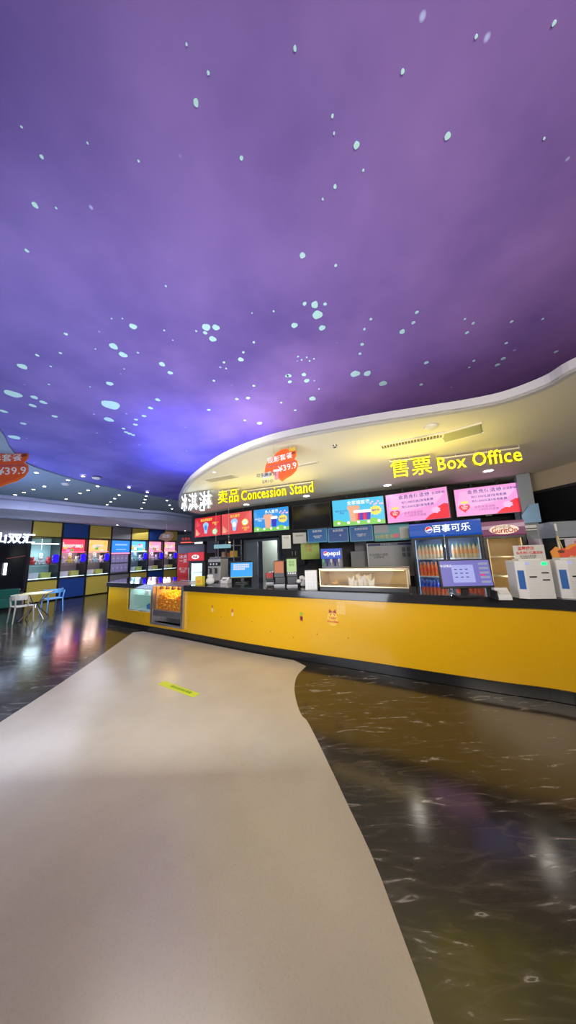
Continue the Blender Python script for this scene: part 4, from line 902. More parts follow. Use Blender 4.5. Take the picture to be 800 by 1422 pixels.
# ------------------------------------------------------------------ fountain on the rear counter
rc = [colx(400, BL)[0], *[p for p in BL if p.x > 0.2 and p.x < 2.2], Vector((2.35, 6.93))]
q = MB(); a_ = offset(rc, -0.02); b_ = offset(rc, -0.62)
for i in range(len(rc) - 1): q.prism([b_[i], b_[i + 1], a_[i + 1], a_[i]], 0.0, 0.84)
rcb = thing('rear_counter', 'grey rear counter along the back wall of the stand', 'counter'); q.build('cabinet', M_GREYW, rcb)
q = MB()
for i in range(len(rc) - 1): q.prism([b_[i], b_[i + 1], a_[i + 1], a_[i]], 0.84, 0.88)
q.build('top', M_STEEL, rcb)
p = atd(446, 770, 5.75); p2 = atd(470.5, 770, 5.6)
# stands on a small trolley table
t = thing('soda_fountain', 'blue soda fountain with a row of taps behind the heated case', 'soda fountain', (p.x, p.y, 0.9), -0.25); w = 0.42; z0 = 0.0
q = MB(); q.box(w / 2, 0.25, 0.41, w, 0.42, 0.82); q.build('body', M_GREYB, t, bevel=0.008)
MB().box(w / 2, 0.0, 0.715, w, 0.1, 0.21).build('header', E('fountain_blue', (0.01, 0.08, 0.62), 0.9), t, bevel=0.006)
q = MB(); q.plate(circ(0.1, 0.72, 0.045), -0.055, -0.045, E('globe_white', (1, 1, 1), 1)); q.plate([(0.1 + 0.04 * math.cos(u), 0.72 + 0.04 * math.sin(u)) for u in [math.radians(x) for x in range(15, 196, 12)]], -0.058, -0.054, E('globe_red', (0.8, 0.02, 0.03), 1)); q.build('emblem', None, t)
text('lettering', 'pepsi', 0.13, E_TXW, t, (0.27, -0.055, 0.72), 0.003, bold=0.02)
for k, c_ in enumerate([(0.1, 0.5, 0.2), (0.02, 0.02, 0.3), (0.6, 0.6, 0.65), (0.02, 0.02, 0.3), (0.6, 0.6, 0.65)]):
    q = MB(); x = 0.05 + k * 0.08; q.cyl((x, -0.03, 0.54), (x, -0.03, 0.61), 0.018, 10); q.box(x, -0.06, 0.57, 0.045, 0.02, 0.07); q.cyl((x, -0.03, 0.46), (x, -0.03, 0.54), 0.012, 8); q.build('tap', mat('tap_%d' % k, c_, 0.4), t)
MB().box(w / 2, -0.02, 0.36, w, 0.14, 0.03).build('drip_tray', M_STEEL, t)
tt = thing('trolley_table', 'steel trolley table under the soda fountain', 'trolley', (p.x, p.y, 0), -0.25)
MB().box(w / 2, 0.2, 0.885, w + 0.1, 0.6, 0.03).build('table_top', M_STEEL, tt)
for x in (0.0, w):
    for y in (-0.06, 0.46): MB().cyl((x, y, 0), (x, y, 0.87), 0.015, 10).build('leg', M_STEEL, tt)

# ------------------------------------------------------------------ boards and posters
def board(px0, px1, pyt, pyb, d, label, m, border=None, txt=None, tm=None, cat='poster', ry=None, ts=0.05, nm='wall_poster'):
    a, b = atd(px0, pyt, d), atd(px1, pyt, d if ry is None else d + ry); zb = atd(px0, pyb, d).z; w = (b - a).xy.length; h = a.z - zb
    t = thing(nm, label, cat, (a.x, a.y, zb), yaw(a, b))
    MB().box(w / 2, 0.006, h / 2, w, 0.012, h).build('sheet', m, t)
    if border: MB().frame(w / 2, -0.001, h / 2, w, h, 0.02, 0.01).build('border', border, t)
    if txt:
        for k, (s_, fx, fz, sz) in enumerate(txt): text('lettering', s_, sz, tm or M_INKW, t, (w * fx, -0.003, h * fz), 0.0008)
    return t, w, h
board(427, 454, 735, 754, 6.5, 'blue framed notice under the black bulkhead, leftmost of the blue row', M_BLUEBOARD, M_BLUEBOARD2, [('售票须知', 0.5, 0.8, 0.06), ('观影前请仔细\n核对场次', 0.5, 0.4, 0.035)], ry=-0.18)
board(455, 483.5, 734, 753.5, 6.3, 'plain darker blue framed notice with a small white figure in the blue row', mat('blue_poster_dark', (0.02, 0.07, 0.28), 0.35), M_BLUEBOARD2, [('会员须知', 0.5, 0.8, 0.06), ('卡', 0.6, 0.45, 0.06)], ry=-0.15)
board(485, 517.5, 731.5, 752.5, 6.15, 'blue framed notice above the grey boards, right of the darker one', M_BLUEBOARD, M_BLUEBOARD2, [('退改签规则', 0.5, 0.8, 0.06), ('开场前两小时\n可退换一次', 0.5, 0.4, 0.035)], ry=-0.2)
t, w, h = board(518.5, 568, 730, 752, 5.95, 'teal banner with pink and yellow patches beside the drinks fridge', M_TEAL, None, None, ry=-0.25)
MB().box(w * 0.22, -0.004, h * 0.75, w * 0.42, 0.006, h * 0.5).build('grey_sheet', M_GREYB, t); MB().box(w * 0.62, -0.004, h * 0.3, w * 0.16, 0.006, h * 0.25).build('pink_patch', mat('pink_patch', (0.7, 0.15, 0.25), 0.5), t); MB().box(w * 0.85, -0.004, h * 0.45, w * 0.24, 0.006, h * 0.7).build('pale_sheet', M_PAPER, t)
text('lettering', '特惠套餐', 0.1, mat('ochre_ink', (0.6, 0.45, 0.1), 0.5), t, (w * 0.3, -0.004, h * 0.25), 0.001)
t, w, h = board(509, 573, 755, 800, 6.45, 'large pale notice board with dark blue top band, left of the drinks fridge', M_WHB, M_WHITE, None, cat='notice board', ry=-0.3, nm='notice_board')
MB().box(w / 2, -0.004, h * 0.95, w - 0.05, 0.004, h * 0.07).build('top_band', mat('band_navy', (0.04, 0.04, 0.2), 0.5), t)
text('small_lettering', '影城放映公示栏', 0.055, M_INKW, t, (w / 2, -0.007, h * 0.95), 0.0008)
q = MB(); rnd = random.Random(9)
for r_ in range(2):
    for c_ in range(2): q.box(w * (0.8 + 0.1 * c_), -0.004, h * (0.78 - 0.16 * r_), w * 0.07, 0.004, h * 0.12)
q.build('photo_prints', M_GREYW, t)
text('small_lettering', '安全疏散示意图\n注意事项', 0.06, M_INK, t, (w * 0.25, -0.004, h * 0.6), 0.0008); text('small_lettering', '热映', 0.07, mat('ochre_ink', (0.6, 0.45, 0.1), 0.5), t, (w * 0.25, -0.004, h * 0.82), 0.0008)
board(487, 509, 766, 800, 6.75, 'plain grey board between the soda fountain and the pale notice board', M_GREYB, M_WHB, None, cat='notice board', nm='notice_board')
board(492, 509, 752.5, 765.5, 6.8, 'small plain grey panel just above the plain grey board', mat('mauve_grey', (0.25, 0.24, 0.3), 0.6), None, None)
board(417.5, 443, 752, 777, 6.9, 'lime green price poster left of the soda fountain', mat('lime_print', (0.42, 0.6, 0.12), 0.5), None, [('热销\n小食', 0.4, 0.6, 0.1)], M_RED)
board(406.5, 425, 740, 755, 6.7, 'pale sheet pinned above the lime price poster', M_PAPER, None, [('营业执照', 0.5, 0.7, 0.05)], M_INK)
board(391.5, 403.5, 743.5, 762, 6.55, 'plain white sheet hanging right of the doorway', M_PAPER, None, [('价目', 0.5, 0.8, 0.06)], M_INK)
# black cabinet on the wall behind the dispensers
p = atd(396, 760, 7.2); t = thing('wall_cabinet', 'black wall cabinet behind the white sheet by the doorway', 'cabinet', (p.x, p.y, 1.35), -0.35)
MB().box(0.25, 0.15, 0.3, 0.55, 0.3, 0.6).build('body', M_BLK, t, bevel=0.004)
for x in (0.115, 0.385): d_ = MB().box(x, -0.005, 0.3, 0.26, 0.015, 0.57).build('door', M_BLKM, t); MB().box(x + (0.09 if x < 0.2 else -0.09), -0.018, 0.3, 0.01, 0.012, 0.1).build('door_handle', M_STEEL, d_)

# storage bay left of the doorway: shelf with goods, pendant lamp
p = atd(303, 765, 8.3); r = -0.5
t = thing('storage_shelf', 'steel pipe storage shelf in the dark bay behind the blue monitor', 'shelf', (p.x, p.y, 0), r)
q = MB(); [q.cyl((x, y, 0), (x, y, 2.12), 0.014, 8) for x in (0, 0.62) for y in (0, 0.35)]; q.build('post', M_STEEL, t)
for z in (1.05, 1.6, 1.95): MB().box(0.31, 0.175, z, 0.66, 0.37, 0.02).build('shelf_board', M_STEELD, t)
M4 = Matrix.Translation(t.location) @ Matrix.Rotation(r, 4, 'Z')
for x, z, c_, l, s_ in [(0.1, 1.61, (0.45, 0.3, 0.22), 'brown snack tin at the left of the upper pipe shelf board', 0.16), (0.3, 1.61, (0.3, 0.08, 0.04), 'dark red snack tin in the middle of the upper pipe shelf board', 0.13), (0.5, 1.61, (0.85, 0.55, 0.03), 'yellow cup box with orange picture on the upper pipe shelf board', 0.18), (0.16, 1.06, (0.4, 0.4, 0.42), 'grey tin on the lower pipe shelf board', 0.2), (0.45, 1.06, (0.5, 0.48, 0.4), 'cream box on the lower pipe shelf board', 0.18)]:
    q = MB()
    if 'tin' in l: q.lathe([(0.001, 0), (s_ * 0.42, 0), (s_ * 0.42, s_ * 0.9), (s_ * 0.45, s_ * 0.9), (s_ * 0.45, s_), (0.001, s_)], seg=16)
    else: q.box(0, 0, s_ / 2, s_, s_ * 0.7, s_); q.box(0, -s_ * 0.36, s_ / 2, s_ * 0.5, 0.004, s_ * 0.5, M_ORG2) if 'yellow' in l else None
    if q.mats: q.mats.insert(0, mat('goods_' + l[:9], c_, 0.5)); [setattr(f, 'material_index', 0 if f.index < 6 else 1) for f in q.bm.faces]; q.bm.faces.index_update(); [setattr(f, 'material_index', 0 if f.index < 6 else 1) for f in q.bm.faces]
    tag(q.build('snack_tin' if 'tin' in l else 'snack_box', mat('goods_' + l[:9], c_, 0.5), loc=M4 @ Vector((x, 0.14, z)), rotz=r), l, 'tin' if 'tin' in l else 'box')
p = atd(319, 753, 7.9); t = thing('pendant_lamp', 'small warm pendant lamp glowing over the pipe shelf', 'lamp', (p.x, p.y, p.z), 0)
MB().cyl((0, 0, 0.08), (0, 0, ZC - p.z), 0.004, 6).build('cord', M_BLK, t); MB().lathe([(0.015, 0.08), (0.03, 0.06), (0.07, 0)], seg=16).build('lamp_shade', mat('copper', (0.5, 0.2, 0.08), 0.3, metal=0.9), t, True); MB().ball((0, 0, 0.01), 0.03, None, 12, 8).build('bulb', E('amber_bulb', (1, 0.5, 0.2), 6), t, True)
t = thing('side_cabinet', 'dark grey tall cabinet right behind the blue monitor', 'cabinet', atd(318, 790, 6.9).xy.to_3d(), -0.5)
MB().box(0.2, 0.2, 0.75, 0.42, 0.4, 1.5).build('body', M_BLK, t, bevel=0.005); d_ = MB().box(0.2, -0.008, 0.78, 0.38, 0.015, 1.38).build('door', M_BLKM, t); MB().box(0.34, -0.02, 1.0, 0.012, 0.015, 0.15).build('door_handle', M_STEEL, d_)

# red-topped fridge, red banner and kiosk at the left end
def small_head(t, w, h):
    MB().side([(0.0, h - 0.24), (-0.04, h - 0.22), (-0.04, h - 0.02), (0.0, h)], 0, w).build('header', E('red_header_light', (0.7, 0.02, 0.03), 0.9), t)
    MB().plate(circ(w / 2, h - 0.13, 0.13, 0.06), -0.05, -0.03).build('badge', E_TXW, t); text('lettering', '冰品', 0.08, M_RED, t, (w / 2, -0.053, h - 0.13), 0.002, bold=0.03)
fr3, w3, hz3 = fridge((262.5, 769), 7.9, (283.5, 768.5), 7.7, 1.78, 'small upright fridge with red header and glowing white inside', 1, small_head, E('white_fridge_glow', (0.75, 0.97, 0.97), 1.5), E('white_tube', (0.9, 1, 1), 4), 0.5)
for z in (0.6, 0.95, 1.2): MB().box(w3 / 2, 0.25, z, w3 - 0.13, 0.36, 0.01).build('shelf', M_WHITE, fr3)
t, w, h = board(247, 262.5, 769, 812, 8.6, 'red advertising banner left of the red-topped fridge', M_RED, None, [('冰爽\n一夏', 0.5, 0.82, 0.13), ('第二份\n半价', 0.5, 0.45, 0.09)], M_INKW, 'banner', nm='banner')
MB().box(w / 2, 0.0, -0.01, w + 0.04, 0.12, 0.05).build('banner_foot', M_STEEL, t)
p = atd(247.5, 743, 9.2); p2 = atd(284, 743, 9.2)
t = thing('booth_wall_unit', 'tall grey booth unit with black header behind the red-topped fridge', 'booth', (p.x, p.y, 0), 0); w = p2.x - p.x; zt = p.z
MB().box(w / 2, 0.15, (zt - 0.35) / 2, w, 0.3, zt - 0.35).build('body', mat('mauve_grey_body', (0.17, 0.16, 0.22), 0.6), t); MB().box(w / 2, 0.1, zt - 0.175, w, 0.4, 0.35).build('header', M_BLK, t)
MB().box(w * 0.45, -0.105, zt - 0.27, w * 0.6, 0.01, 0.03).build('red_light_line', E('red_line', (0.9, 0.08, 0.04), 2), t)
text('lettering', '取票处', 0.1, E('dim_red', (0.5, 0.05, 0.05), 1), t, (w * 0.35, -0.11, zt - 0.16), 0.003)
MB().box(w * 0.82, -0.11, zt - 0.2, w * 0.3, 0.02, 0.26).build('white_light_box', E_TXW, t)

# ------------------------------------------------------------------ arcade wall of claw machines
W0 = Vector((-10.77, 11.1)); WD = Vector((0.468, 0.986)); UW = WD.length; rw = yaw(W0, W0 + WD)
# local x runs along the wall away from the viewer, local -y faces the room
ZW = 3.42
def wall_seg(s0, s1, name, m, d0=0.9, d1=1.0, z1=ZW):
    a = W0 + WD * s0; b = W0 + WD * s1; n = Vector((-WD.y, WD.x)).normalized()
    return struct(MB().prism([a + n * d0, b + n * d0, b + n * d1, a + n * d1], 0, z1).build(name, m))
wall_seg(-6, 9, 'wall_left', M_GREYW, z1=ZP)
tones = {'navy': M_NAVY, 'mustard': M_MUST, 'taupe': M_TAUPE}
rnd = random.Random(11)
E_HOTP = E('neon_pink', (1.0, 0.12, 0.28), 3.2); E_HOTR = E('neon_red', (1.0, 0.05, 0.1), 2.2); E_ORN = E('neon_orange', (1, 0.45, 0.15), 2.0); E_CY = E('neon_cyan', (0.1, 0.45, 1.0), 2.2); E_VIO = E('neon_violet', (0.15, 0.05, 0.9), 1.3)
E_PK2 = E('neon_rose', (1, 0.3, 0.5), 1.8); E_WB = E('pale_back_glow', (0.3, 0.42, 0.5), 0.55); E_BDISC = E('blue_disc_glow', (0.02, 0.0, 0.85), 1.2)
bays = [('mustard', 'mustard', 'pale', 'left', 'claw machine bay with clear shelves of prizes and mustard panels, nearest the dark entrance'), ('navy', 'navy', 'red', '', 'claw machine bay with red neon and navy panels, behind the blue chair'), ('mustard', 'mustard', 'orange', '', 'claw machine bay with pink-orange neon and mustard panels, left of the lockers'),
        ('taupe', 'taupe', 'lockers', '', 'locker machine with blue screen and taupe panels'), ('mustard', 'mustard', 'cyan', '', 'claw machine bay with cyan neon, just right of the lockers'), ('navy', 'navy', 'rose', '', 'claw machine bay with rose neon and navy panels, second right of the lockers'), ('mustard', 'mustard', 'rose2', '', 'claw machine bay with pink neon, farthest along the wall')]
def local(s, y, z): n = Vector((-WD.y, WD.x)).normalized(); p = W0 + WD * s + n * y; return Vector((p.x, p.y, z))
plush = None
ZB, ZT = 0.93, 2.72
for i, (top, bot, kind, _, lab) in enumerate(bays):
    o = local(i, 0, 0); w = UW
    t = thing('claw_machine' if kind != 'lockers' else 'locker_machine', lab, 'claw machine' if kind != 'lockers' else 'lockers', o, rw, 'machines along the arcade wall')
    MB().box(w / 2, 0.42, ZB / 2, w - 0.02, 0.84, ZB - 0.08).build('base_panel', tones[bot], t, bevel=0.006)
    MB().box(w / 2, 0.42, (ZT + ZW) / 2, w - 0.02, 0.84, ZW - ZT - 0.06).build('header_panel', tones[top], t, bevel=0.006)
    q = MB(); q.box(0.02, 0.42, ZW / 2, 0.04, 0.86, ZW - 0.01); q.box(w - 0.02, 0.42, ZW / 2, 0.04, 0.86, ZW - 0.01); q.box(w / 2, 0.01, ZB - 0.02, w, 0.06, 0.05); q.box(w / 2, 0.01, ZT + 0.01, w, 0.06, 0.05); q.box(w / 2, 0.42, ZB - 0.01, w - 0.08, 0.8, 0.02); q.build('frame', M_BLK, t)
    if kind == 'lockers':
        MB().box(w / 2, 0.03, 2.35, w - 0.14, 0.06, 0.62).build('display', E('locker_screen', (0.03, 0.25, 0.85), 1.2), t)
        MB().box(w / 2, 0.35, (ZB + ZT) / 2, w - 0.08, 0.5, ZT - ZB - 0.02).build('cabinet', M_GREYW, t)
        q = MB(); q.box(w / 2, -0.004, 2.45, w * 0.6, 0.006, 0.08); q.box(w / 2, -0.004, 2.2, w * 0.5, 0.006, 0.05); q.build('display_text', E_LB, t)
        MB().box(w / 2, 0.02, 1.99, w - 0.1, 0.07, 0.05).build('light_bar', E_PK2, t)
        for z in (1.72, 1.22):
            for k in range(4): d_ = MB().box(0.09 + (w - 0.18) * (k + 0.5) / 4, 0.08, z, (w - 0.18) / 4 - 0.015, 0.05, 0.42).build('locker_door', mat('lilac_locker', (0.42, 0.36, 0.6), 0.4), t); MB().cyl((0.09 + (w - 0.18) * (k + 0.5) / 4, 0.045, z), (0.09 + (w - 0.18) * (k + 0.5) / 4, 0.055, z), 0.03, 12).build('lock', M_WHITE, d_)
        continue
    neon = {'pale': (E_WB, E_WHITE), 'red': (E_HOTR, E_HOTP), 'orange': (E_ORN, E_HOTP), 'cyan': (E_CY, E_WHITE), 'rose': (E_PK2, E_HOTP), 'rose2': (E_PK2, E_ORN)}[kind]
    MB().box(w / 2, 0.8, (ZB + ZT) / 2, w - 0.1, 0.03, ZT - ZB).build('back_board', M_GREYW if kind != 'pale' else mat('pale_teal_board', (0.25, 0.4, 0.42), 0.4), t)
    if kind != 'pale':
        q = MB(); q.box(w / 2, 0.2, 2.36, w - 0.12, 0.02, 0.62); q.build('lit_marquee', neon[0], t)
        q = MB(); rr = random.Random(i)
        for k in range(7): q.box(0.12 + k * (w - 0.24) / 6.5 + rr.uniform(-.03, .03), 0.185, 2.36 + rr.uniform(-0.22, 0.2), rr.uniform(0.07, 0.18), 0.01, rr.uniform(0.06, 0.24), [E_TXW, E_TXY, neon[1], E_GRN, E_HOTR][k % 5])
        q.build('marquee_artwork', None, t)
        text('lettering', ['', '幸运娃娃机', '抓娃娃', '', '欢乐抓抓', '快乐星球', '礼品机'][i], 0.17, E_TXW, t, (w / 2, 0.175, 2.36), 0.004, bold=0.03)
    MB().box(w / 2, 0.12, 2.09 if kind != 'pale' else 2.45, w - 0.1, 0.03, 0.035).build('light_bar', neon[1] if kind != 'pale' else E_WHITE, t)
    MB().box(w / 2, 0.06, ZB + 0.045, w - 0.1, 0.03, 0.02).build('floor_light_bar', E('soft_white_bar', (0.7, 0.9, 1), 3.0), t)
    MB().box(w / 2, 0.42, 1.55, w - 0.1, 0.6, 0.03).build('prize_deck', mat('deck_grey', (0.22, 0.24, 0.28), 0.3), t)
    q = MB(); q.tube([(w / 2, 0.4, 2.68), (w / 2, 0.4, 2.05 if kind != 'pale' else 2.2)], 0.012); [q.tube([(w / 2, 0.4, 2.07), (w / 2 + 0.08 * math.cos(u), 0.4 + 0.08 * math.sin(u), 2.0), (w / 2 + 0.03 * math.cos(u), 0.4 + 0.03 * math.sin(u), 1.92)], 0.008) for u in (0, 2.1, 4.2)]; q.build('claw', M_CHROME, t)
    MB().box(w / 2, 0.015, (ZB + ZT) / 2, w - 0.08, 0.006, ZT - ZB - 0.04).build('glass', M_GLASS, t)
    dx = w * 0.84
    q = MB(); q.plate(circ(dx, 1.88, 0.12, 0.11), -0.03, 0.012); q.plate(circ(dx, 1.72, 0.12, 0.11), -0.03, 0.012); q.build('blue_badge', E_BDISC, t)
    # prizes
    cols = {'pale': [(0.7, 0.05, 0.05), (0.8, 0.8, 0.8), (0.65, 0.04, 0.06)], 'red': [(0.75, 0.75, 0.8), (0.7, 0.65, 0.15), (0.55, 0.75, 0.6)], 'orange': [(0.8, 0.75, 0.7), (0.4, 0.7, 0.8), (0.85, 0.7, 0.75)], 'cyan': [(0.8, 0.8, 0.85), (0.3, 0.6, 0.5), (0.7, 0.6, 0.8)], 'rose': [(0.8, 0.5, 0.6), (0.8, 0.8, 0.8), (0.5, 0.5, 0.7)], 'rose2': [(0.8, 0.4, 0.5), (0.8, 0.75, 0.6), (0.6, 0.8, 0.8)]}[kind]
    names = {'pale': ['red', 'white', 'dark red'], 'red': ['pale grey', 'olive yellow', 'mint'], 'orange': ['cream', 'light blue', 'pale pink'], 'cyan': ['white', 'sea green', 'lilac'], 'rose': ['pink', 'white', 'slate'], 'rose2': ['rose', 'cream', 'aqua']}[kind]
    where = {'pale': 'bay nearest the dark entrance', 'red': 'red neon bay', 'orange': 'pink-orange neon bay', 'cyan': 'cyan neon bay', 'rose': 'rose neon bay', 'rose2': 'farthest pink neon bay'}[kind]
    for k in range(3):
        m_ = mat('plush_' + kind + names[k], cols[k], 0.9); x = i + (0.2 + 0.27 * k)
        q = MB(); q.ball((0, 0, 0.1), 0.1, None, 14, 10, (1, 0.85, 1)); q.ball((0, 0, 0.24), 0.075, None, 14, 10); q.ball((0.055, 0, 0.31), 0.028, None, 8, 6); q.ball((-0.055, 0, 0.31), 0.028, None, 8, 6); q.ball((0.1, -0.03, 0.13), 0.035, None, 8, 6, (1, 1, 1.4)); q.ball((-0.1, -0.03, 0.13), 0.035, None, 8, 6, (1, 1, 1.4)); q.ball((0.06, -0.09, 0.03), 0.035, None, 8, 6); q.ball((-0.06, -0.09, 0.03), 0.035, None, 8, 6)
        tag(q.build('plush_toy', m_, smooth=True, loc=local(x, 0.3, 1.566), rotz=rw), '%s plush bear on the upper deck of the %s' % (names[k], where), 'plush toy', 'plush toys in the arcade wall')
    for k in range(2):
        m_ = mat('giftbox_' + kind + str(k), [(0.75, 0.78, 0.85), (0.55, 0.6, 0.15)][k], 0.5); q = MB(); q.box(0, 0, 0.13, 0.32, 0.22, 0.26); q.box(0, 0, 0.265, 0.34, 0.24, 0.03); q.box(0, -0.112, 0.14, 0.04, 0.006, 0.26, M_RED if False else None)
        tag(q.build('gift_box', m_, loc=local(i + 0.28 + 0.4 * k, 0.35, ZB + 0.002), rotz=rw, bevel=0.005), '%s gift box low in the %s' % (['white', 'olive yellow'][k], where), 'gift box', 'gift boxes in the arcade wall')
    # back lighting inside the bay
    ld = bpy.data.lights.new('bay_lamp', 'POINT'); ld.energy = 26; ld.shadow_soft_size = 0.25; ld.color = {'pale': (0.7, 0.9, 1), 'red': (1, 0.6, 0.6), 'orange': (1, 0.7, 0.6), 'cyan': (0.5, 0.75, 1), 'rose': (1, 0.65, 0.8), 'rose2': (1, 0.7, 0.7)}[kind]
    lo = bpy.data.objects.new('bay_lamp', ld); COL.objects.link(lo); lo.location = local(i / 1 + 0.5, 0.35, 1.98)
    l2 = ld.copy(); l2.energy = 9; lo = bpy.data.objects.new('bay_lamp', l2); COL.objects.link(lo); lo.location = local(i + 0.5, 0.2, 1.42)
# dark entrance left of the bays with white sign
t = thing('entrance_portal', 'black arcade entrance front with white lit lettering at the far left', 'entrance', local(-2.2, 0, 0), rw); w = 2.2 * UW
MB().box(w / 2, 0.45, 1.55, w - 0.02, 0.8, 1.9).build('recess', M_DGLASS, t); MB().box(w / 2, 0.45, 3.05, w - 0.02, 0.84, 0.72).build('header', M_TAUPE, t); MB().box(w / 2, 0.45, 0.3, w - 0.02, 0.8, 0.56).build('base', mat('dark_mauve_base', (0.1, 0.09, 0.1), 0.5), t)
MB().frame(w / 2, 0.02, 1.6, w, 2.1, 0.06, 0.08).build('frame', M_BLK, t)
text('sign_lettering', '仙山双汇', 0.42, E('blue_white_sign', (0.6, 0.72, 1), 3.5), t, (w * 0.70, -0.06, 2.62), 0.02, bold=0.02, space=1.0)
q = MB(); [q.cyl((w * 0.05 + 0.14 * k, -0.01, 0.62 + 0.0 * k), (w * 0.05 + 0.14 * k, 0.02, 0.62), 0.028, 8) for k in range(16)]; q.build('step_lights', E_WHITE, t)
MB().box(w * 0.72, -0.02, 1.45, 0.08, 0.02, 0.45).build('light_strip', E_WHITE, t)
MB().tube([(w * 0.72, -0.02, 1.85), (w * 0.95, -0.02, 1.95)], 0.01, E('faint_red', (0.4, 0.1, 0.1), 0.6)).build('thin_edge_light', None, t)
# far end wall
struct(MB().prism([(-8.2, 19.6), (4, 19.6), (4, 19.8), (-8.2, 19.8)], 0, ZP).build('wall_far', M_GREYW))
# vent in far ceiling and tiny hanging board
p = atz(140, 730, 3.42); t = thing('ceiling_vent', 'dark slot vent in the low ceiling above the arcade wall', 'vent', (p.x, p.y, 3.42), rw)
MB().box(0, 0, -0.01, 1.3, 0.5, 0.02).build('frame', M_WHITEC, t); q = MB(); [q.box(0, -0.16 + 0.08 * k, -0.022, 1.2, 0.04, 0.01) for k in range(5)]; q.build('slats', M_BLK, t)
p = atd(231, 745, 13.5); t = thing('hanging_sign', 'small far brown hanging board in front of the farthest arcade bays', 'hanging sign', p, 0.1)
MB().plate([(x * 0.75, z * 0.55) for x, z in [(-0.5, -0.2), (-0.36, 0.2), (-0.1, 0.37), (0.2, 0.44), (0.45, 0.3), (0.48, -0.05), (0.3, -0.36), (0.0, -0.45), (-0.3, -0.3)]], -0.01, 0.01).build('board', mat('dull_orange', (0.4, 0.2, 0.12), 0.6), t); MB().cyl((0, 0, 0.2), (0, 0, 3.9 - p.z), 0.004, 6).build('hanging_wire', M_STEEL, t)
text('lettering', '观影', 0.2, M_INKW, t, (0, -0.014, 0), 0.002)
for x, y, l in [(163, 729, 'above the lockers'), (257, 737, 'right of the farthest bay'), (87, 706, 'over the gap before the navy bay')]:
    p = atz(x, y, 3.42 if y > 720 else 3.70); t = thing('downlight', 'small far downlight in the low ceiling ' + l, 'ceiling light', p)
    MB().lathe([(0.05, 0), (0.08, 0), (0.08, -0.012), (0.05, -0.01)], seg=14).build('trim_ring', M_WHITE, t); MB().cyl((0, 0, -0.001), (0, 0, -0.01), 0.05, 12).build('lens', E_DOWN, t)

# ------------------------------------------------------------------ tables and chairs
def chair(p, r, m, label):
    t = thing('cafe_chair', label, 'chair', p, r)
    MB().prism([(-0.21, -0.2), (0.21, -0.2), (0.23, 0.1), (0.2, 0.22), (-0.2, 0.22), (-0.23, 0.1)], 0.43, 0.46).build('seat', m, t, bevel=0.01)
    for x, y in ((-0.19, -0.18), (0.19, -0.18), (-0.2, 0.2), (0.2, 0.2)): MB().cyl((x * 1.12, y * 1.15, 0), (x, y, 0.44), 0.014, 10, r1=0.02).build('leg', m, t, True)
    q = MB(); pts = [Vector((0.25 * math.cos(u), 0.02 + 0.23 * math.sin(u), 0)) for u in [math.radians(a_) for a_ in range(-10, 191, 20)]]
    for a_, b_ in zip(pts, pts[1:]):
        q.prism([a_.xy, b_.xy, (b_ * 1.09).xy, (a_ * 1.09).xy], 0.63, 0.76)
    q.build('backrest', m, t, bevel=0.006)
    q = MB(); [q.cyl((x, y, 0.45), (x * 1.15, y * 1.12, 0.7), 0.018, 8) for x, y in ((-0.2, 0.2), (0.2, 0.2), (-0.21, -0.05), (0.21, -0.05))]; q.build('back_post', m, t)
    return t
tb = atz(43, 861, 0)
t = thing('cafe_table', 'square beige-topped cafe table on crossed chrome legs between the chairs', 'table', (tb.x, tb.y + 0.1, 0), 0.5)
MB().prism([(0.42 * sx * (1 if k else 0.9) , 0) for sx in (1,) for k in (0,)] if False else [(-0.34, -0.31), (-0.31, -0.34), (0.31, -0.34), (0.34, -0.31), (0.34, 0.31), (0.31, 0.34), (-0.31, 0.34), (-0.34, 0.31)], 0.73, 0.76).build('table_top', mat('beige_yellow_top', (0.55, 0.5, 0.22), 0.3), t, bevel=0.004)
for s1, s2 in ((1, 1), (-1, 1), (1, -1), (-1, -1)): MB().tube([(0.27 * s1, 0.27 * s2, 0.0 + 0.012), (0.03 * s1, 0.03 * s2, 0.38), (0.25 * s1, 0.25 * s2, 0.73)], 0.014).build('leg', M_STEELD, t)
MB().cyl((0, 0, 0.33), (0, 0, 0.43), 0.045, 14).build('hub', M_CHROME, t)
pb_ = atz(71, 850, 0); chair((pb_.x, pb_.y, 0), -2.0, M_BLUECH, 'light blue plastic cafe chair with low back, right of the table')
pb_ = atz(29, 864, 0); chair((pb_.x, pb_.y, 0), 2.6, M_BEIGE, 'beige plastic cafe chair with low back, front left of the table')
p = atz(3, 848, 0); t = thing('bench_sofa', 'dark green low sofa at the left edge before the arcade entrance', 'sofa', (p.x - 0.3, p.y, 0), 0.5)
MB().box(0, 0, 0.24, 1.1, 0.6, 0.3).build('seat', M_GREEN, t, bevel=0.03); MB().box(0, 0.27, 0.5, 1.1, 0.12, 0.42).build('backrest', M_GREEN, t, bevel=0.03); MB().box(0.5, 0, 0.42, 0.12, 0.6, 0.2).build('armrest', M_GREEN, t, bevel=0.03)
for x in (-0.45, 0.45):
    for y in (-0.22, 0.22): MB().cyl((x, y, 0), (x, y, 0.1), 0.02, 8).build('leg', M_BLK, t)

# ------------------------------------------------------------------ lights
def area(name, loc, size, energy, col, rot=(0, 0, 0), sy=None, spread=None):
    l = bpy.data.lights.new(name, 'AREA'); l.energy = energy; l.color = col; l.size = size
    if sy: l.shape = 'RECTANGLE'; l.size_y = sy
    if spread: l.spread = spread
    o = bpy.data.objects.new(name, l); COL.objects.link(o); o.location = loc; o.rotation_euler = rot; return o
# blue LED cove on top of the canopy's left end, washing the mural
pt = atz(262, 672, ZC).xy
area('blue_uplight', (pt.x - 0.1 + 0.1, pt.y + 0.5, ZC + 0.25), 1.8, 48, (0.2, 0.28, 1.0), (PI, 0, 0.5), 3.0)
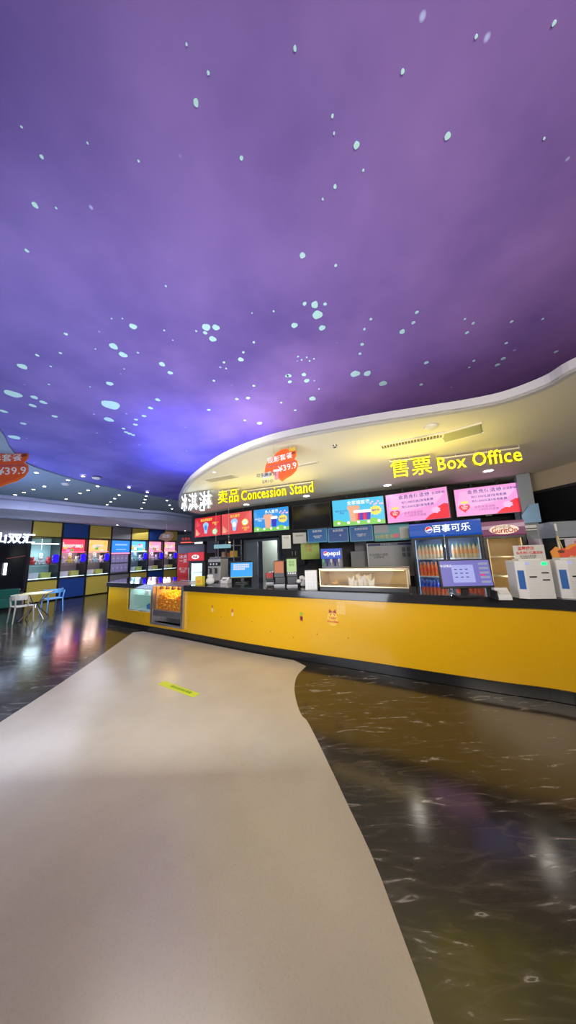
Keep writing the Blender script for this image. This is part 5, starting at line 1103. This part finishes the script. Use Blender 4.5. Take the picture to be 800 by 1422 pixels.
# unseen blue fill added to brighten the ceiling at the far left
area('blue_uplight', (-7.2, 5.3, 3.2), 1.0, 26, (0.25, 0.25, 1.0), (PI, 0, 0), 2.0)
# unseen fill lights added to brighten lobby, counter front and left wall
area('lobby_fill', (-1.2, 3.6, 3.7), 2.5, 105, (1.0, 0.92, 0.74), (0.25, 0, 0), 1.5)
area('lobby_fill', (-6.8, 7.4, 3.1), 2.4, 210, (0.7, 0.77, 1.0), (0.3, 0, 0.5), 2.4)
area('lobby_fill', (-8.2, 13.5, 3.3), 1.2, 90, (0.8, 0.85, 1.0), (0, -0.3, 0), 5.0)
area('front_wash', (1.2, -1.5, 2.6), 2.6, 75, (1.0, 0.9, 0.75), (math.radians(86), 0, 0), 1.0, math.radians(110))
area('mural_fill', (-1.6, 1.6, 1.0), 3.0, 92, (0.85, 0.9, 1.0), (PI - 0.95, 0, 0), 1.5)  # added uplight standing in for light bounced off the floor
area('mural_fill', (-6.2, 5.5, 1.0), 2.5, 95, (0.55, 0.68, 1.0), (PI - 0.3, 0, 0), 2.5)  # added bluish uplight to brighten the ceiling at left, no fixture there
area('counter_bounce', (0.6, 3.9, 1.5), 2.5, 16, (1.0, 0.9, 0.7), (PI, 0, -0.35), 0.5)  # added uplight imitating bounce from the worktop onto the canopy
# light of the yellow signs thrown on the canopy
a = atz(572, 618, ZC)
area('sign_glow', (a.x, a.y, 2.5), 1.3, 8, (1.0, 0.8, 0.08), (PI, 0, -0.3), 0.3)
a = atz(385, 680, ZC)
area('sign_glow', (a.x - 0.3, a.y - 0.8, 2.5), 2.0, 7, (1.0, 0.82, 0.2), (PI, 0, -0.3), 0.3)

wd = bpy.data.worlds.new('world'); SC.world = wd; wd.use_nodes = True
wd.node_tree.nodes['Background'].inputs[0].default_value = (0.55, 0.55, 0.7, 1); wd.node_tree.nodes['Background'].inputs[1].default_value = 0.1
SC.view_settings.view_transform = 'Standard'; SC.view_settings.look = 'None'; SC.view_settings.gamma = 1; SC.view_settings.use_curve_mapping = False; SC.view_settings.exposure = 0.0
SC.cycles.use_denoising = True
SC.cycles.max_bounces = 8; SC.cycles.transparent_max_bounces = 16; SC.cycles.sample_clamp_indirect = 4
